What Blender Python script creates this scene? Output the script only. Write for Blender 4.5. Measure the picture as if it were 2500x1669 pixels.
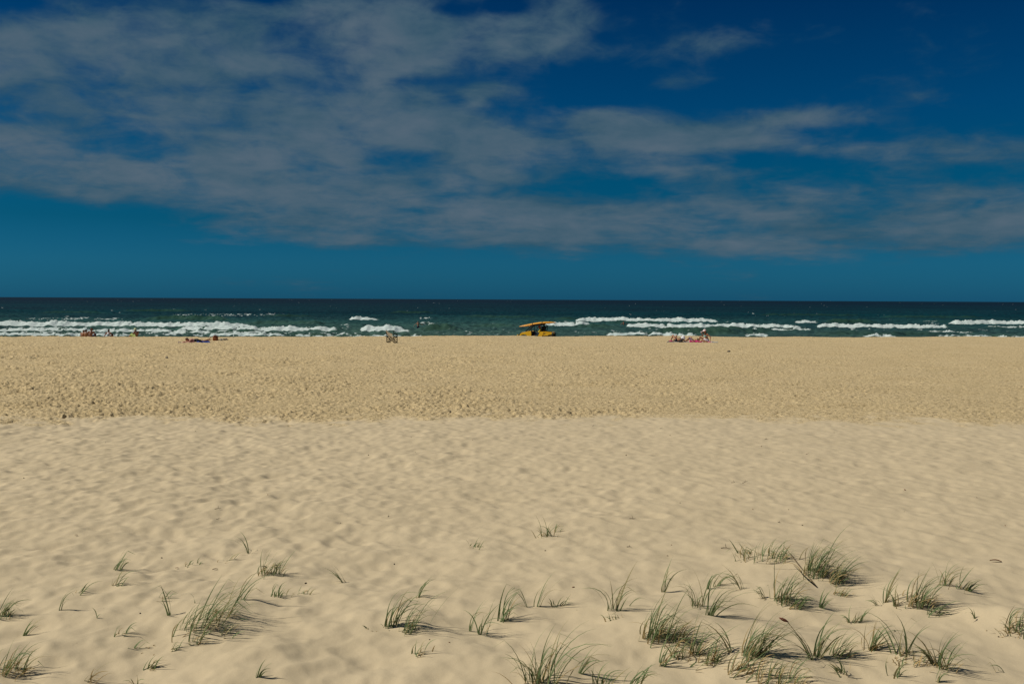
import bpy, bmesh, math, random
import numpy as np
from mathutils import Vector, Matrix, Euler

# ------------------------------------------------------------------ start
for o in list(bpy.data.objects): bpy.data.objects.remove(o)
C = bpy.context.scene.collection
scn = bpy.context.scene
R = math.radians
random.seed(7)
F, CX, CY, CAMH = 2431.0, 1250.0, 834.5, 3.0

# ------------------------------------------------------------------ camera
cam_d = bpy.data.cameras.new('camera')
cam_d.sensor_width = 36; cam_d.lens = 36*F/2500
cam_d.clip_start = 0.1; cam_d.clip_end = 40000
cam = bpy.data.objects.new('camera', cam_d); C.objects.link(cam)
CAMR = Matrix.Rotation(R(90-2.45), 3, 'X') @ Matrix.Rotation(R(0.275), 3, 'Z')
cam.matrix_world = Matrix.Translation((0, 0, CAMH)) @ CAMR.to_4x4()
scn.camera = cam

# ------------------------------------------------------------------ sun, sky, exposure
SUN_AZ, SUN_EL = -94.0, 48.0          # degrees left of the view direction, height
sd = Vector((math.sin(R(SUN_AZ))*math.cos(R(SUN_EL)), math.cos(R(SUN_AZ))*math.cos(R(SUN_EL)), math.sin(R(SUN_EL))))
sun_d = bpy.data.lights.new('sun', 'SUN'); sun_d.energy = 3.9; sun_d.angle = R(0.5); sun_d.color = (1.0, 0.93, 0.80)
sun = bpy.data.objects.new('sun', sun_d); C.objects.link(sun)
sun.rotation_euler = sd.to_track_quat('Z', 'Y').to_euler(); sun.location = (-60, 20, 80)

world = bpy.data.worlds.new('World'); scn.world = world; world.use_nodes = True
wn = world.node_tree.nodes; wl = world.node_tree.links
for n in list(wn): wn.remove(n)
def N(t, **kw):
    n = wn.new(t)
    for k, v in kw.items(): setattr(n, k, v)
    return n
def wmath(op, a, b=None, c=None, clamp=False):
    n = N('ShaderNodeMath', operation=op, use_clamp=clamp)
    for i, v in enumerate((a, b, c)):
        if v is None: continue
        if isinstance(v, (int, float)): n.inputs[i].default_value = v
        else: wl.new(v, n.inputs[i])
    return n.outputs[0]
def wvec(op, a, b=None):
    n = N('ShaderNodeVectorMath', operation=op)
    for i, v in enumerate((a, b)):
        if v is None: continue
        if isinstance(v, tuple): n.inputs[i].default_value = v
        else: wl.new(v, n.inputs[i])
    return n
def wramp(fac, stops, interp='LINEAR'):
    n = N('ShaderNodeValToRGB'); n.color_ramp.interpolation = interp
    el = n.color_ramp.elements
    while len(el) > 1: el.remove(el[-1])
    el[0].position = stops[0][0]; el[0].color = (*stops[0][1], 1)
    for p, c in stops[1:]:
        e = el.new(p); e.color = (*c, 1)
    wl.new(fac, n.inputs[0]); return n.outputs[0]
def wmix(fac, a, b, mode='MIX'):
    n = N('ShaderNodeMix', data_type='RGBA', blend_type=mode)
    if isinstance(fac, (int, float)): n.inputs[0].default_value = fac
    else: wl.new(fac, n.inputs[0])
    for i, v in ((6, a), (7, b)):
        if isinstance(v, tuple): n.inputs[i].default_value = (*v, 1)
        else: wl.new(v, n.inputs[i])
    return n.outputs[2]
tc = N('ShaderNodeTexCoord'); sep = N('ShaderNodeSeparateXYZ'); wl.new(tc.outputs['Generated'], sep.inputs[0])
dx, dy, dz = sep.outputs
sky = N('ShaderNodeTexSky', sky_type='NISHITA'); sky.sun_disc = False
sky.sun_elevation = R(SUN_EL); sky.sun_rotation = R(SUN_AZ)
sky.air_density = 1.0; sky.dust_density = 0.6; sky.ozone_density = 3.0; sky.altitude = 0
# deep polarised blue: the physical sky keeps its own gradient and is filtered by elevation
zc = wmath('MAXIMUM', dz, 0.0)
tint = wramp(zc, [(0.0, (0.024, 0.215, 0.50)), (0.035, (0.021, 0.205, 0.42)), (0.075, (0.006, 0.165, 0.300)), (0.12, (0.001, 0.168, 0.290)),
                  (0.18, (0.001, 0.155, 0.30)), (0.24, (0.001, 0.130, 0.265)), (0.32, (0.001, 0.085, 0.21)), (1.0, (0.003, 0.085, 0.20))])
skyc = wmix(1.0, sky.outputs[0], tint, 'MULTIPLY')
# a layer of altocumulus; every point of the layer is a direction on the dome
ysafe = wmath('MAXIMUM', dy, 0.05)
u = wmath('DIVIDE', dx, ysafe); v = wmath('DIVIDE', dz, ysafe)
comb = N('ShaderNodeCombineXYZ'); wl.new(u, comb.inputs[0]); wl.new(v, comb.inputs[1]); uv = comb.outputs[0]
zz = wmath('ADD', zc, 0.075)
cp = N('ShaderNodeCombineXYZ'); wl.new(wmath('DIVIDE', dx, zz), cp.inputs[0]); wl.new(wmath('DIVIDE', dy, zz), cp.inputs[1]); pl = cp.outputs[0]
def wnoise(vec, scale, detail, rough, dist=0.0, off=(0, 0, 0)):
    m = wvec('ADD', vec, off)
    n = N('ShaderNodeTexNoise'); n.inputs['Scale'].default_value = scale; n.inputs['Detail'].default_value = detail
    n.inputs['Roughness'].default_value = rough; n.inputs['Distortion'].default_value = dist
    wl.new(m.outputs[0], n.inputs['Vector']); return n.outputs[0]
BLOBS = [  # centre x, y, radius x, y in photo pixels turned into directions, weight
 (150, 190, 560, 170, 1.0), (620, 150, 420, 150, .9), (1050, 80, 330, 95, .95), (1310, 95, 110, 60, .55), (1390, 10, 60, 50, .4),
 (300, 330, 620, 110, .75), (820, 320, 330, 75, .85), (1120, 330, 120, 42, .85), (1235, 350, 70, 25, .4),
 (820, 480, 480, 90, .60), (640, 560, 330, 36, .45), (1450, 545, 900, 62, 1.0), (2350, 520, 560, 85, .95), (1950, 560, 600, 55, .5),
 (1250, 400, 190, 55, .65), (1470, 290, 115, 26, .85), (1540, 345, 190, 48, .8), (1930, 290, 190, 30, .85), (1760, 340, 150, 30, .75),
 (1680, 420, 150, 32, .75), (2100, 370, 230, 42, .7), (2420, 350, 150, 50, .7), (1215, 222, 62, 24, .62), (1158, 245, 32, 22, .5),
 (1712, 118, 65, 34, .50), (1640, 212, 60, 34, .42), (1500, 140, 120, 34, .30), (1850, 90, 200, 50, .26), (2250, 240, 160, 30, .2),
 (980, 385, 130, 40, -.55), (350, 392, 75, 22, -.5), (80, 540, 300, 42, -.6), (260, 450, 420, 48, .7), (640, 590, 420, 22, .35), (80, 600, 500, 60, -.6), (700, 205, 50, 14, -.45),
 (560, 75, 70, 22, -.4), (1105, 35, 60, 22, -.5), (1230, 25, 60, 26, -.6), (650, 5, 50, 20, -.5), (40, 20, 80, 22, -.4), (1160, 130, 50, 16, -.3),
 (1840, 395, 130, 22, -.35), (1480, 460, 60, 20, -.35), (1010, 205, 90, 14, -.35)]
cov = None
for bx_, by_, rx, ry, w in BLOBS:
    c = ((bx_-CX)/F, (730-by_)/F, 0)
    d = wvec('SUBTRACT', uv, c); d = wvec('MULTIPLY', d.outputs[0], (F/rx, F/ry, 0))
    q = wvec('DOT_PRODUCT', d.outputs[0], d.outputs[0]).outputs['Value']
    e = wmath('MULTIPLY', wmath('POWER', 2.71828, wmath('MULTIPLY', q, -1.0)), w)
    cov = e if cov is None else wmath('ADD', cov, e)
cov = wmath('MINIMUM', cov, 0.86)
# away from the photographed part the layer goes on in the same broken way
edge = wmath('SUBTRACT', 1.0, wmath('MULTIPLY_ADD', wmath('ABSOLUTE', u), 2.2, -1.3, clamp=True))
edge2 = wmath('SUBTRACT', 1.0, wmath('MULTIPLY_ADD', zc, 6.0, -2.0, clamp=True))
infr = wmath('MULTIPLY', edge, edge2)
front = wmath('MULTIPLY', wmath('MULTIPLY_ADD', dy, 8.0, -0.8, clamp=True), infr)
generic = wmath('MULTIPLY_ADD', wnoise(pl, 0.22, 2, .5, off=(5, 3, 0)), 2.4, -0.85, clamp=True)
generic = wmath('MULTIPLY', generic, wmath('MULTIPLY_ADD', zc, 12.0, -0.6, clamp=True))
cmix = N('ShaderNodeMix', data_type='FLOAT'); wl.new(front, cmix.inputs[0]); wl.new(generic, cmix.inputs[2]); wl.new(cov, cmix.inputs[3])
cov = cmix.outputs[0]
hr = wmath('MAXIMUM', wmath('SQRT', wmath('ADD', wmath('MULTIPLY', dx, dx), wmath('MULTIPLY', dy, dy))), 0.02)
cy = N('ShaderNodeCombineXYZ'); wl.new(wmath('DIVIDE', dx, hr), cy.inputs[0]); wl.new(wmath('DIVIDE', dy, hr), cy.inputs[1])
wl.new(wmath('MULTIPLY', wmath('POWER', wmath('ADD', zc, 0.02), 0.62), 2.0), cy.inputs[2]); cyl = cy.outputs[0]
nA1 = wnoise(cyl, 7.0, 8, .58, .25, (1.3, 0, 4.1)); nA2 = wnoise(pl, 2.1, 8, .60, .35)
nA = wmath('ADD', wmath('MULTIPLY', nA1, .66), wmath('MULTIPLY', nA2, .34))
nB = wnoise(cyl, 21.0, 6, .60, .4, (9, 1, 0))
nn = wmath('ADD', wmath('MULTIPLY', wmath('SUBTRACT', nA, .5), 3.5), wmath('MULTIPLY', wmath('SUBTRACT', nB, .5), 1.5))
dens = wmath('ADD', cov, wmath('MULTIPLY', nn, wmath('MULTIPLY_ADD', cov, 0.15, 0.62)))
mr = N('ShaderNodeMapRange', interpolation_type='SMOOTHSTEP'); wl.new(dens, mr.inputs[0])
mr.inputs[1].default_value = 0.12; mr.inputs[2].default_value = 1.02
cl_f = wmath('MULTIPLY', mr.outputs[0], 0.93)
nC = wnoise(cyl, 9.0, 5, .55, .3, (2, 7, 0))
cl_col = wramp(wmath('ADD', wmath('MULTIPLY', dens, .35), wmath('MULTIPLY_ADD', nC, .95, -.17)), [(0.38, (0.032, 0.088, 0.134)), (0.60, (0.062, 0.116, 0.162)), (0.82, (0.095, 0.140, 0.184))])
cl_sc = wmix(1.0, cl_col, (10.0, 10.0, 10.0), 'MULTIPLY')
final = wmix(cl_f, skyc, cl_sc)
bg = N('ShaderNodeBackground'); bg.inputs['Strength'].default_value = 0.1
wo = N('ShaderNodeOutputWorld'); wl.new(final, bg.inputs[0]); wl.new(bg.outputs[0], wo.inputs[0])

scn.view_settings.view_transform = 'Standard'; scn.view_settings.look = 'None'
scn.view_settings.exposure = 0.0; scn.view_settings.gamma = 1.0; scn.view_settings.use_curve_mapping = False
scn.render.engine = 'CYCLES'

# ------------------------------------------------------------------ material helper
def mat(name, col, rough=.6, metal=0.0, var=0.12, scale=6.0, bump=0.0, bscale=40.0, spec=.5, coat=0.0, attr=None, trans=0.0):
    m = bpy.data.materials.new(name); m.use_nodes = True
    nt = m.node_tree; b = nt.nodes['Principled BSDF']
    b.inputs['Roughness'].default_value = rough; b.inputs['Metallic'].default_value = metal
    b.inputs['Specular IOR Level'].default_value = spec; b.inputs['Coat Weight'].default_value = coat
    t = nt.nodes.new('ShaderNodeTexCoord'); n = nt.nodes.new('ShaderNodeTexNoise')
    n.inputs['Scale'].default_value = scale; n.inputs['Detail'].default_value = 5
    nt.links.new(t.outputs['Object'], n.inputs['Vector'])
    mr_ = nt.nodes.new('ShaderNodeMapRange'); nt.links.new(n.outputs[0], mr_.inputs[0])
    mr_.inputs[1].default_value = .25; mr_.inputs[2].default_value = .75
    mr_.inputs[3].default_value = 1-var; mr_.inputs[4].default_value = 1+var
    mx = nt.nodes.new('ShaderNodeMix'); mx.data_type = 'RGBA'; mx.blend_type = 'MULTIPLY'; mx.inputs[0].default_value = 1
    mx.inputs[6].default_value = (*col, 1); nt.links.new(mr_.outputs[0], mx.inputs[7])
    if attr:
        a = nt.nodes.new('ShaderNodeAttribute'); a.attribute_name = attr; nt.links.new(a.outputs[0], mx.inputs[6])
    nt.links.new(mx.outputs[2], b.inputs['Base Color'])
    if bump:
        n2 = nt.nodes.new('ShaderNodeTexNoise'); n2.inputs['Scale'].default_value = bscale; n2.inputs['Detail'].default_value = 4
        nt.links.new(t.outputs['Object'], n2.inputs['Vector'])
        bu = nt.nodes.new('ShaderNodeBump'); bu.inputs['Strength'].default_value = bump; bu.inputs['Distance'].default_value = .02
        nt.links.new(n2.outputs[0], bu.inputs['Height']); nt.links.new(bu.outputs[0], b.inputs['Normal'])
    if trans:
        tr = nt.nodes.new('ShaderNodeBsdfTranslucent'); ms = nt.nodes.new('ShaderNodeMixShader'); ms.inputs[0].default_value = trans
        nt.links.new(mx.outputs[2], tr.inputs[0]); out = nt.nodes['Material Output']
        nt.links.new(b.outputs[0], ms.inputs[1]); nt.links.new(tr.outputs[0], ms.inputs[2]); nt.links.new(ms.outputs[0], out.inputs[0])
    return m

# ------------------------------------------------------------------ numpy noise
def specnoise(n, res, lmin, lmax, slope, seed, stretch=1.0):
    rg = np.random.default_rng(seed)
    fx = np.fft.fftfreq(n, res)[None, :]; fy = np.fft.fftfreq(n, res)[:, None]
    f = np.sqrt((fx*stretch)**2+fy**2)+1e-9
    amp = f**(-slope)*np.exp(-(f*lmin)**2)*np.exp(-(1/(f*lmax))**2); amp[0, 0] = 0
    z = np.real(np.fft.ifft2(np.fft.fft2(rg.standard_normal((n, n)))*amp))
    return (z/z.std()).astype(np.float32)
def blur(t, res, s):
    n = t.shape[0]; f = np.fft.fftfreq(n, res); g = np.exp(-2*(math.pi*s)**2*(f[None, :]**2+f[:, None]**2))
    return np.real(np.fft.ifft2(np.fft.fft2(t)*g)).astype(np.float32)
def samp(t, res, x, y):
    n = t.shape[0]; a = np.mod(x/res, n); b = np.mod(y/res, n)
    i = np.floor(a).astype(int); j = np.floor(b).astype(int); fa = a-i; fb = b-j
    i %= n; j %= n; i1 = (i+1) % n; j1 = (j+1) % n
    return (t[j, i]*(1-fa)+t[j, i1]*fa)*(1-fb)+(t[j1, i]*(1-fa)+t[j1, i1]*fa)*fb
def sstep(t):
    t = np.clip(t, 0, 1); return t*t*(3-2*t)
def stamps(n, res, count, seed, ln, wd, dep, rim, win, power=1.0):
    rg = np.random.default_rng(seed); T = np.zeros((n, n), np.float32)
    k = int(win/res); ax = np.arange(-k, k+1)*res; X, Y = np.meshgrid(ax, ax)
    P = rg.random((count, 7))
    for a in P:
        th = a[0]*6.283; l = ln[0]+a[1]*(ln[1]-ln[0]); w = wd[0]+a[2]*(wd[1]-wd[0]); d = dep[0]+a[3]*(dep[1]-dep[0])
        ux = (X*math.cos(th)+Y*math.sin(th))/l; uy = (-X*math.sin(th)+Y*math.cos(th))/w
        r2 = ux*ux+uy*uy
        s = -d*np.exp(-r2**power)+rim*d*np.exp(-(np.sqrt(r2)-1.45)**2*5)*(0.5+0.9*np.clip(ux+.2, 0, 1))
        i = int(a[4]*n); j = int(a[5]*n)
        ii = np.mod(np.arange(i-k, i+k+1), n); jj = np.mod(np.arange(j-k, j+k+1), n)
        T[np.ix_(jj, ii)] += s
    return T
def scallops(n, res, count, seed, ln, wd, dep, win):
    rg = np.random.default_rng(seed); T = np.zeros((n, n), np.float32)
    k = int(win/res); ax = np.arange(-k, k+1)*res; X, Y = np.meshgrid(ax, ax)
    for a in rg.random((count, 6)):
        th = (a[0]-.5)*2.2; l = ln[0]+a[1]*(ln[1]-ln[0]); w = wd[0]+a[2]*(wd[1]-wd[0]); d = dep[0]+a[3]*(dep[1]-dep[0])
        ux = (X*math.cos(th)+Y*math.sin(th))/l; uy = (-X*math.sin(th)+Y*math.cos(th))/w
        s = -d*(1-(ux*ux+uy*uy))
        i = int(a[4]*n); j = int(a[5]*n); ix = np.ix_(np.mod(np.arange(j-k, j+k+1), n), np.mod(np.arange(i-k, i+k+1), n))
        T[ix] = np.minimum(T[ix], s)
    return T
TA_R, TA_N = 0.02, 2000          # 40 m tile of wind-softened footprints
TA = blur(stamps(TA_N, TA_R, 3200, 1, (.16, .32), (.10, .20), (.025, .07), .5, .85, 1.6), TA_R, .03)*.32
TA += blur(scallops(TA_N, TA_R, 13500, 11, (.15, .36), (.11, .22), (.012, .042), .38), TA_R, .007)*.85
TA += specnoise(TA_N, TA_R, .25, 1.2, 1.0, 2, .7)*.008 + specnoise(TA_N, TA_R, .8, 4, 1.2, 3)*.014
TA += specnoise(TA_N, TA_R, .08, .4, 1.0, 33)*.0015
TB_R, TB_N = 0.025, 1600          # 40 m tile of trampled sand
TB = stamps(TB_N, TB_R, 34000, 4, (.06, .14), (.035, .07), (.015, .06), .5, .27, 1.5)
TB = np.tanh(TB/.06)*.06
TB += specnoise(TB_N, TB_R, .07, .35, .5, 5)*.013 + specnoise(TB_N, TB_R, .5, 5, 1.0, 6)*.012
TB_VAR = specnoise(TB_N, TB_R, 2.0, 14, 1.0, 8)
TL = specnoise(512, .25, 4, 40, 1.2, 7)

def horiz(px): return 724+12*px/2500
def flat(px, py):
    Y = CAMH*F/(py-horiz(px)); return (px-CX)/F*Y, Y
MOUNDS = [(*flat(a, b), h, s) for a, b, h, s in [
 (1640, 1555, .10, .40), (1845, 1590, .12, .42), (2255, 1475, .11, .40), (1995, 1400, .10, .45), (1915, 1465, .08, .35), (2200, 1600, .09, .35),
 (2130, 1585, .05, .25), (485, 1520, .10, .45), (1325, 1655, .10, .30), (1235, 1512, .07, .22), (1000, 1535, .06, .35), (1865, 1360, .07, .50),
 (655, 1396, .06, .35), (2335, 1435, .06, .40), (20, 1640, .08, .35), (2480, 1530, .09, .30), (1900, 1670, .10, .35), (2300, 1630, .06, .30),
 (2040, 1600, .05, .3), (1480, 1490, .04, .3), (1720, 1500, .05, .3), (300, 1440, .04, .4), (700, 1600, .07, .5), (860, 1500, .05, .45),
 (600, 1660, .06, .35), (1080, 1640, .07, .4), (1450, 1600, .05, .4), (250, 1560, .05, .4), (1560, 1390, .04, .5)]]
def crest(x): return 81.9+0.127*x-0.0011*np.clip(x, -60, 60)**2
def sealine(x): return crest(x)
def H(x, y):
    x = np.asarray(x, float); y = np.asarray(y, float)
    s = y-(crest(x)+samp(TL, .25, x*3, x*0+3)*.25)
    k = .55
    base = -0.15*k*np.logaddexp(0, s/k)
    base = np.maximum(base, -4.0)
    rise = 1.25*sstep((7.2-y)/8.0)
    und = samp(TL, .25, x*.9, y*.9)*.03*sstep((y-4)/6)
    bl = 25.0-.9*sstep((-9-x)/3)*1.6+samp(TL, .25, x*4, y*4)*.30+samp(TL, .25, x*.7, y*.7)*.18
    wb = sstep((y-bl+.9+samp(TB_VAR, TB_R, x*6, y*6)*.35)/1.8)
    left = np.clip(1.15-x/np.maximum(y, 8)*1.3, .6, 1.75)
    big = .85+.25*np.clip(samp(TB_VAR, TB_R, x, y), -1.5, 1.5)
    fadeA = .92-.38*sstep(x/np.maximum(y, 5)*1.3+.55)
    dA = samp(TA, TA_R, x, y)*fadeA
    near = sstep((15-y)/6)
    dA = dA*(1-.15*near)+samp(TL, .25, x*5+9, y*6)*.022*near
    wet = sstep((s-2)/4)
    dB = samp(TB, TB_R, x, y)*left*big*(1-.8*wet)*.95*(1-.45*sstep((y-55)/25))
    # faint wheel tracks of the patrol buggy
    for t0, am in ((33.2, 1.0), (34.6, 1.0), (43.0, .9), (44.4, .9), (58.0, .8), (59.5, .8)):
        ty = t0+.8*np.sin(x*.05+t0)+samp(TL, .25, x*.8, x*0+t0)*.25; e = np.exp(-((y-ty)/.17)**2)
        dB = dB*(1-.75*am*e)-.022*e*am+.014*np.exp(-((y-ty-.30)/.10)**2)*am
    z = base+rise+und+dA*(1-wb)+dB*wb
    for mx_, my_, h, sg in MOUNDS:
        z = z+h*np.exp(-((x-mx_)**2+(y-my_)**2)/(2*sg*sg))
    return z, wb, wet
def Hs(x, y): return float(H(np.array([x]), np.array([y]))[0][0])
def ray(px, py):
    return CAMR @ Vector(((px-CX)/F, -(py-CY)/F, -1))
def ground(px, py):
    """point of the sand seen at a photo pixel"""
    d = ray(px, py); Ys = np.concatenate([np.linspace(6, 30, 1400), np.linspace(30, 96, 1600)])
    xs = d.x/d.y*Ys; zs = CAMH+d.z/d.y*Ys
    hh = H(xs, Ys)[0]; k = np.argmax(zs <= hh)
    return Vector((xs[k], Ys[k], hh[k]))
def onray(px, py, Y):
    d = ray(px, py); return Vector((d.x/d.y*Y, Y, CAMH+d.z/d.y*Y))
def seat_at(px, Y):
    d = ray(px, 800); x = d.x/d.y*Y; return Vector((x, Y, Hs(x, Y)))

# ------------------------------------------------------------------ mesh helpers
def tag(o, label=None, cat=None, group=None, kind=None):
    if label: o['label'] = label
    if cat: o['category'] = cat
    if group: o['group'] = group
    if kind: o['kind'] = kind
    return o
def empty(name, loc, label, cat, rz=0.0, group=None):
    o = bpy.data.objects.new(name, None); C.objects.link(o); o.empty_display_size = .1
    o.location = loc; o.rotation_euler = (0, 0, rz); return tag(o, label, cat, group)
def npmesh(name, verts, quads, extra=None, smooth=True):
    me = bpy.data.meshes.new(name); n = len(verts)
    me.vertices.add(n); me.vertices.foreach_set('co', verts.astype(np.float32).ravel())
    nq = len(quads); loops = quads.ravel(); starts = np.arange(nq)*4
    if extra is not None and len(extra):
        k = extra.shape[1]
        starts = np.concatenate([starts, nq*4+np.arange(len(extra))*k]); loops = np.concatenate([loops, extra.ravel()])
    me.loops.add(len(loops)); me.loops.foreach_set('vertex_index', loops.astype(np.int32))
    me.polygons.add(len(starts)); me.polygons.foreach_set('loop_start', starts.astype(np.int32))
    me.update(calc_edges=True)
    if smooth: me.polygons.foreach_set('use_smooth', np.ones(len(starts), bool))
    return me
class MB:
    def __init__(s): s.v = []; s.f = []; s.c = []
    def add(s, vs, fs):
        b = len(s.v); s.v += [tuple(q) for q in vs]; s.f += [tuple(i+b for i in f) for f in fs]
    def box(s, c, d, rz=0, ry=0, rx=0):
        m = Euler((rx, ry, rz)).to_matrix()
        vs = [Vector(c)+m @ Vector((x*d[0]/2, y*d[1]/2, z*d[2]/2)) for x in (-1, 1) for y in (-1, 1) for z in (-1, 1)]
        s.add(vs, [(0, 1, 3, 2), (4, 6, 7, 5), (0, 4, 5, 1), (2, 3, 7, 6), (0, 2, 6, 4), (1, 5, 7, 3)])
    def tube(s, pts, r, n=8, cap=True):
        pts = [Vector(p) for p in pts]; rs = r if isinstance(r, (list, tuple)) else [r]*len(pts)
        up = Vector((0, 0, 1)); rings = []
        for i, p in enumerate(pts):
            t = (pts[min(i+1, len(pts)-1)]-pts[max(i-1, 0)]).normalized()
            a = t.cross(up)
            if a.length < .05: a = t.cross(Vector((0, 1, 0)))
            a.normalize(); b = t.cross(a)
            rings.append([p+(a*math.cos(k*6.28319/n)+b*math.sin(k*6.28319/n))*rs[i] for k in range(n)])
        vs = [q for g in rings for q in g]; fs = []
        for i in range(len(rings)-1):
            for k in range(n): fs.append((i*n+k, i*n+(k+1) % n, (i+1)*n+(k+1) % n, (i+1)*n+k))
        if cap: fs += [tuple(range(n))[::-1], tuple((len(rings)-1)*n+k for k in range(n))]
        s.add(vs, fs)
    def prism(s, prof, y0, y1, inset=0.0):
        """profile in x,z extruded along y, optional chamfer"""
        n = len(prof); cx_ = sum(p[0] for p in prof)/n; cz_ = sum(p[1] for p in prof)/n
        def ring(y, k): return [(cx_+(p[0]-cx_)*k, y, cz_+(p[1]-cz_)*k) for p in prof]
        if inset:
            k = 1-inset; e = abs(y1-y0)*.06
            rr = [ring(y0, k), ring(y0+e, 1), ring(y1-e, 1), ring(y1, k)]
        else: rr = [ring(y0, 1), ring(y1, 1)]
        vs = [q for g in rr for q in g]; fs = [tuple(range(n)), tuple((len(rr)-1)*n+k for k in range(n))[::-1]]
        for i in range(len(rr)-1):
            for k in range(n): fs.append((i*n+k, (i+1)*n+k, (i+1)*n+(k+1) % n, i*n+(k+1) % n))
        s.add(vs, fs)
    def lathe_y(s, prof, c, n=20):
        """prof: (radius, y) pairs turned round the y axis"""
        vs = []; fs = []
        for r, y in prof:
            for k in range(n):
                a = k*6.28319/n; vs.append((c[0]+r*math.cos(a), c[1]+y, c[2]+r*math.sin(a)))
        for i in range(len(prof)-1):
            for k in range(n): fs.append((i*n+k, i*n+(k+1) % n, (i+1)*n+(k+1) % n, (i+1)*n+k))
        s.add(vs, fs)
    def ball(s, c, r, n=10, rz=0.0):
        r = r if isinstance(r, tuple) else (r, r, r); vs = []; fs = []; m = Matrix.Rotation(rz, 3, 'Z')
        for i in range(n+1):
            t = math.pi*i/n
            for k in range(2*n):
                a = math.pi*k/n
                vs.append(Vector(c)+m @ Vector((r[0]*math.sin(t)*math.cos(a), r[1]*math.sin(t)*math.sin(a), r[2]*math.cos(t))))
        for i in range(n):
            for k in range(2*n): fs.append((i*2*n+k, (i+1)*2*n+k, (i+1)*2*n+(k+1) % (2*n), i*2*n+(k+1) % (2*n)))
        s.add(vs, fs)
    def mesh(s, name, smooth=True):
        me = bpy.data.meshes.new(name); me.from_pydata(s.v, [], s.f)
        bm = bmesh.new(); bm.from_mesh(me); bmesh.ops.remove_doubles(bm, verts=bm.verts, dist=1e-5)
        bmesh.ops.recalc_face_normals(bm, faces=bm.faces); bm.to_mesh(me); bm.free()
        if smooth: me.polygons.foreach_set('use_smooth', [True]*len(me.polygons))
        return me
    def build(s, name, m, parent=None, smooth=False, bevel=0.0, label=None):
        me = s.mesh(name, smooth)
        if bevel:
            bm = bmesh.new(); bm.from_mesh(me)
            bmesh.ops.bevel(bm, geom=[e for e in bm.edges if e.is_manifold and e.calc_face_angle(0) > .6], offset=bevel, segments=2, affect='EDGES', clamp_overlap=True)
            bm.to_mesh(me); bm.free()
        me.materials.append(m)
        o = bpy.data.objects.new(name, me); C.objects.link(o)
        if parent: o.parent = parent
        if label: o['label'] = label
        return o

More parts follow.
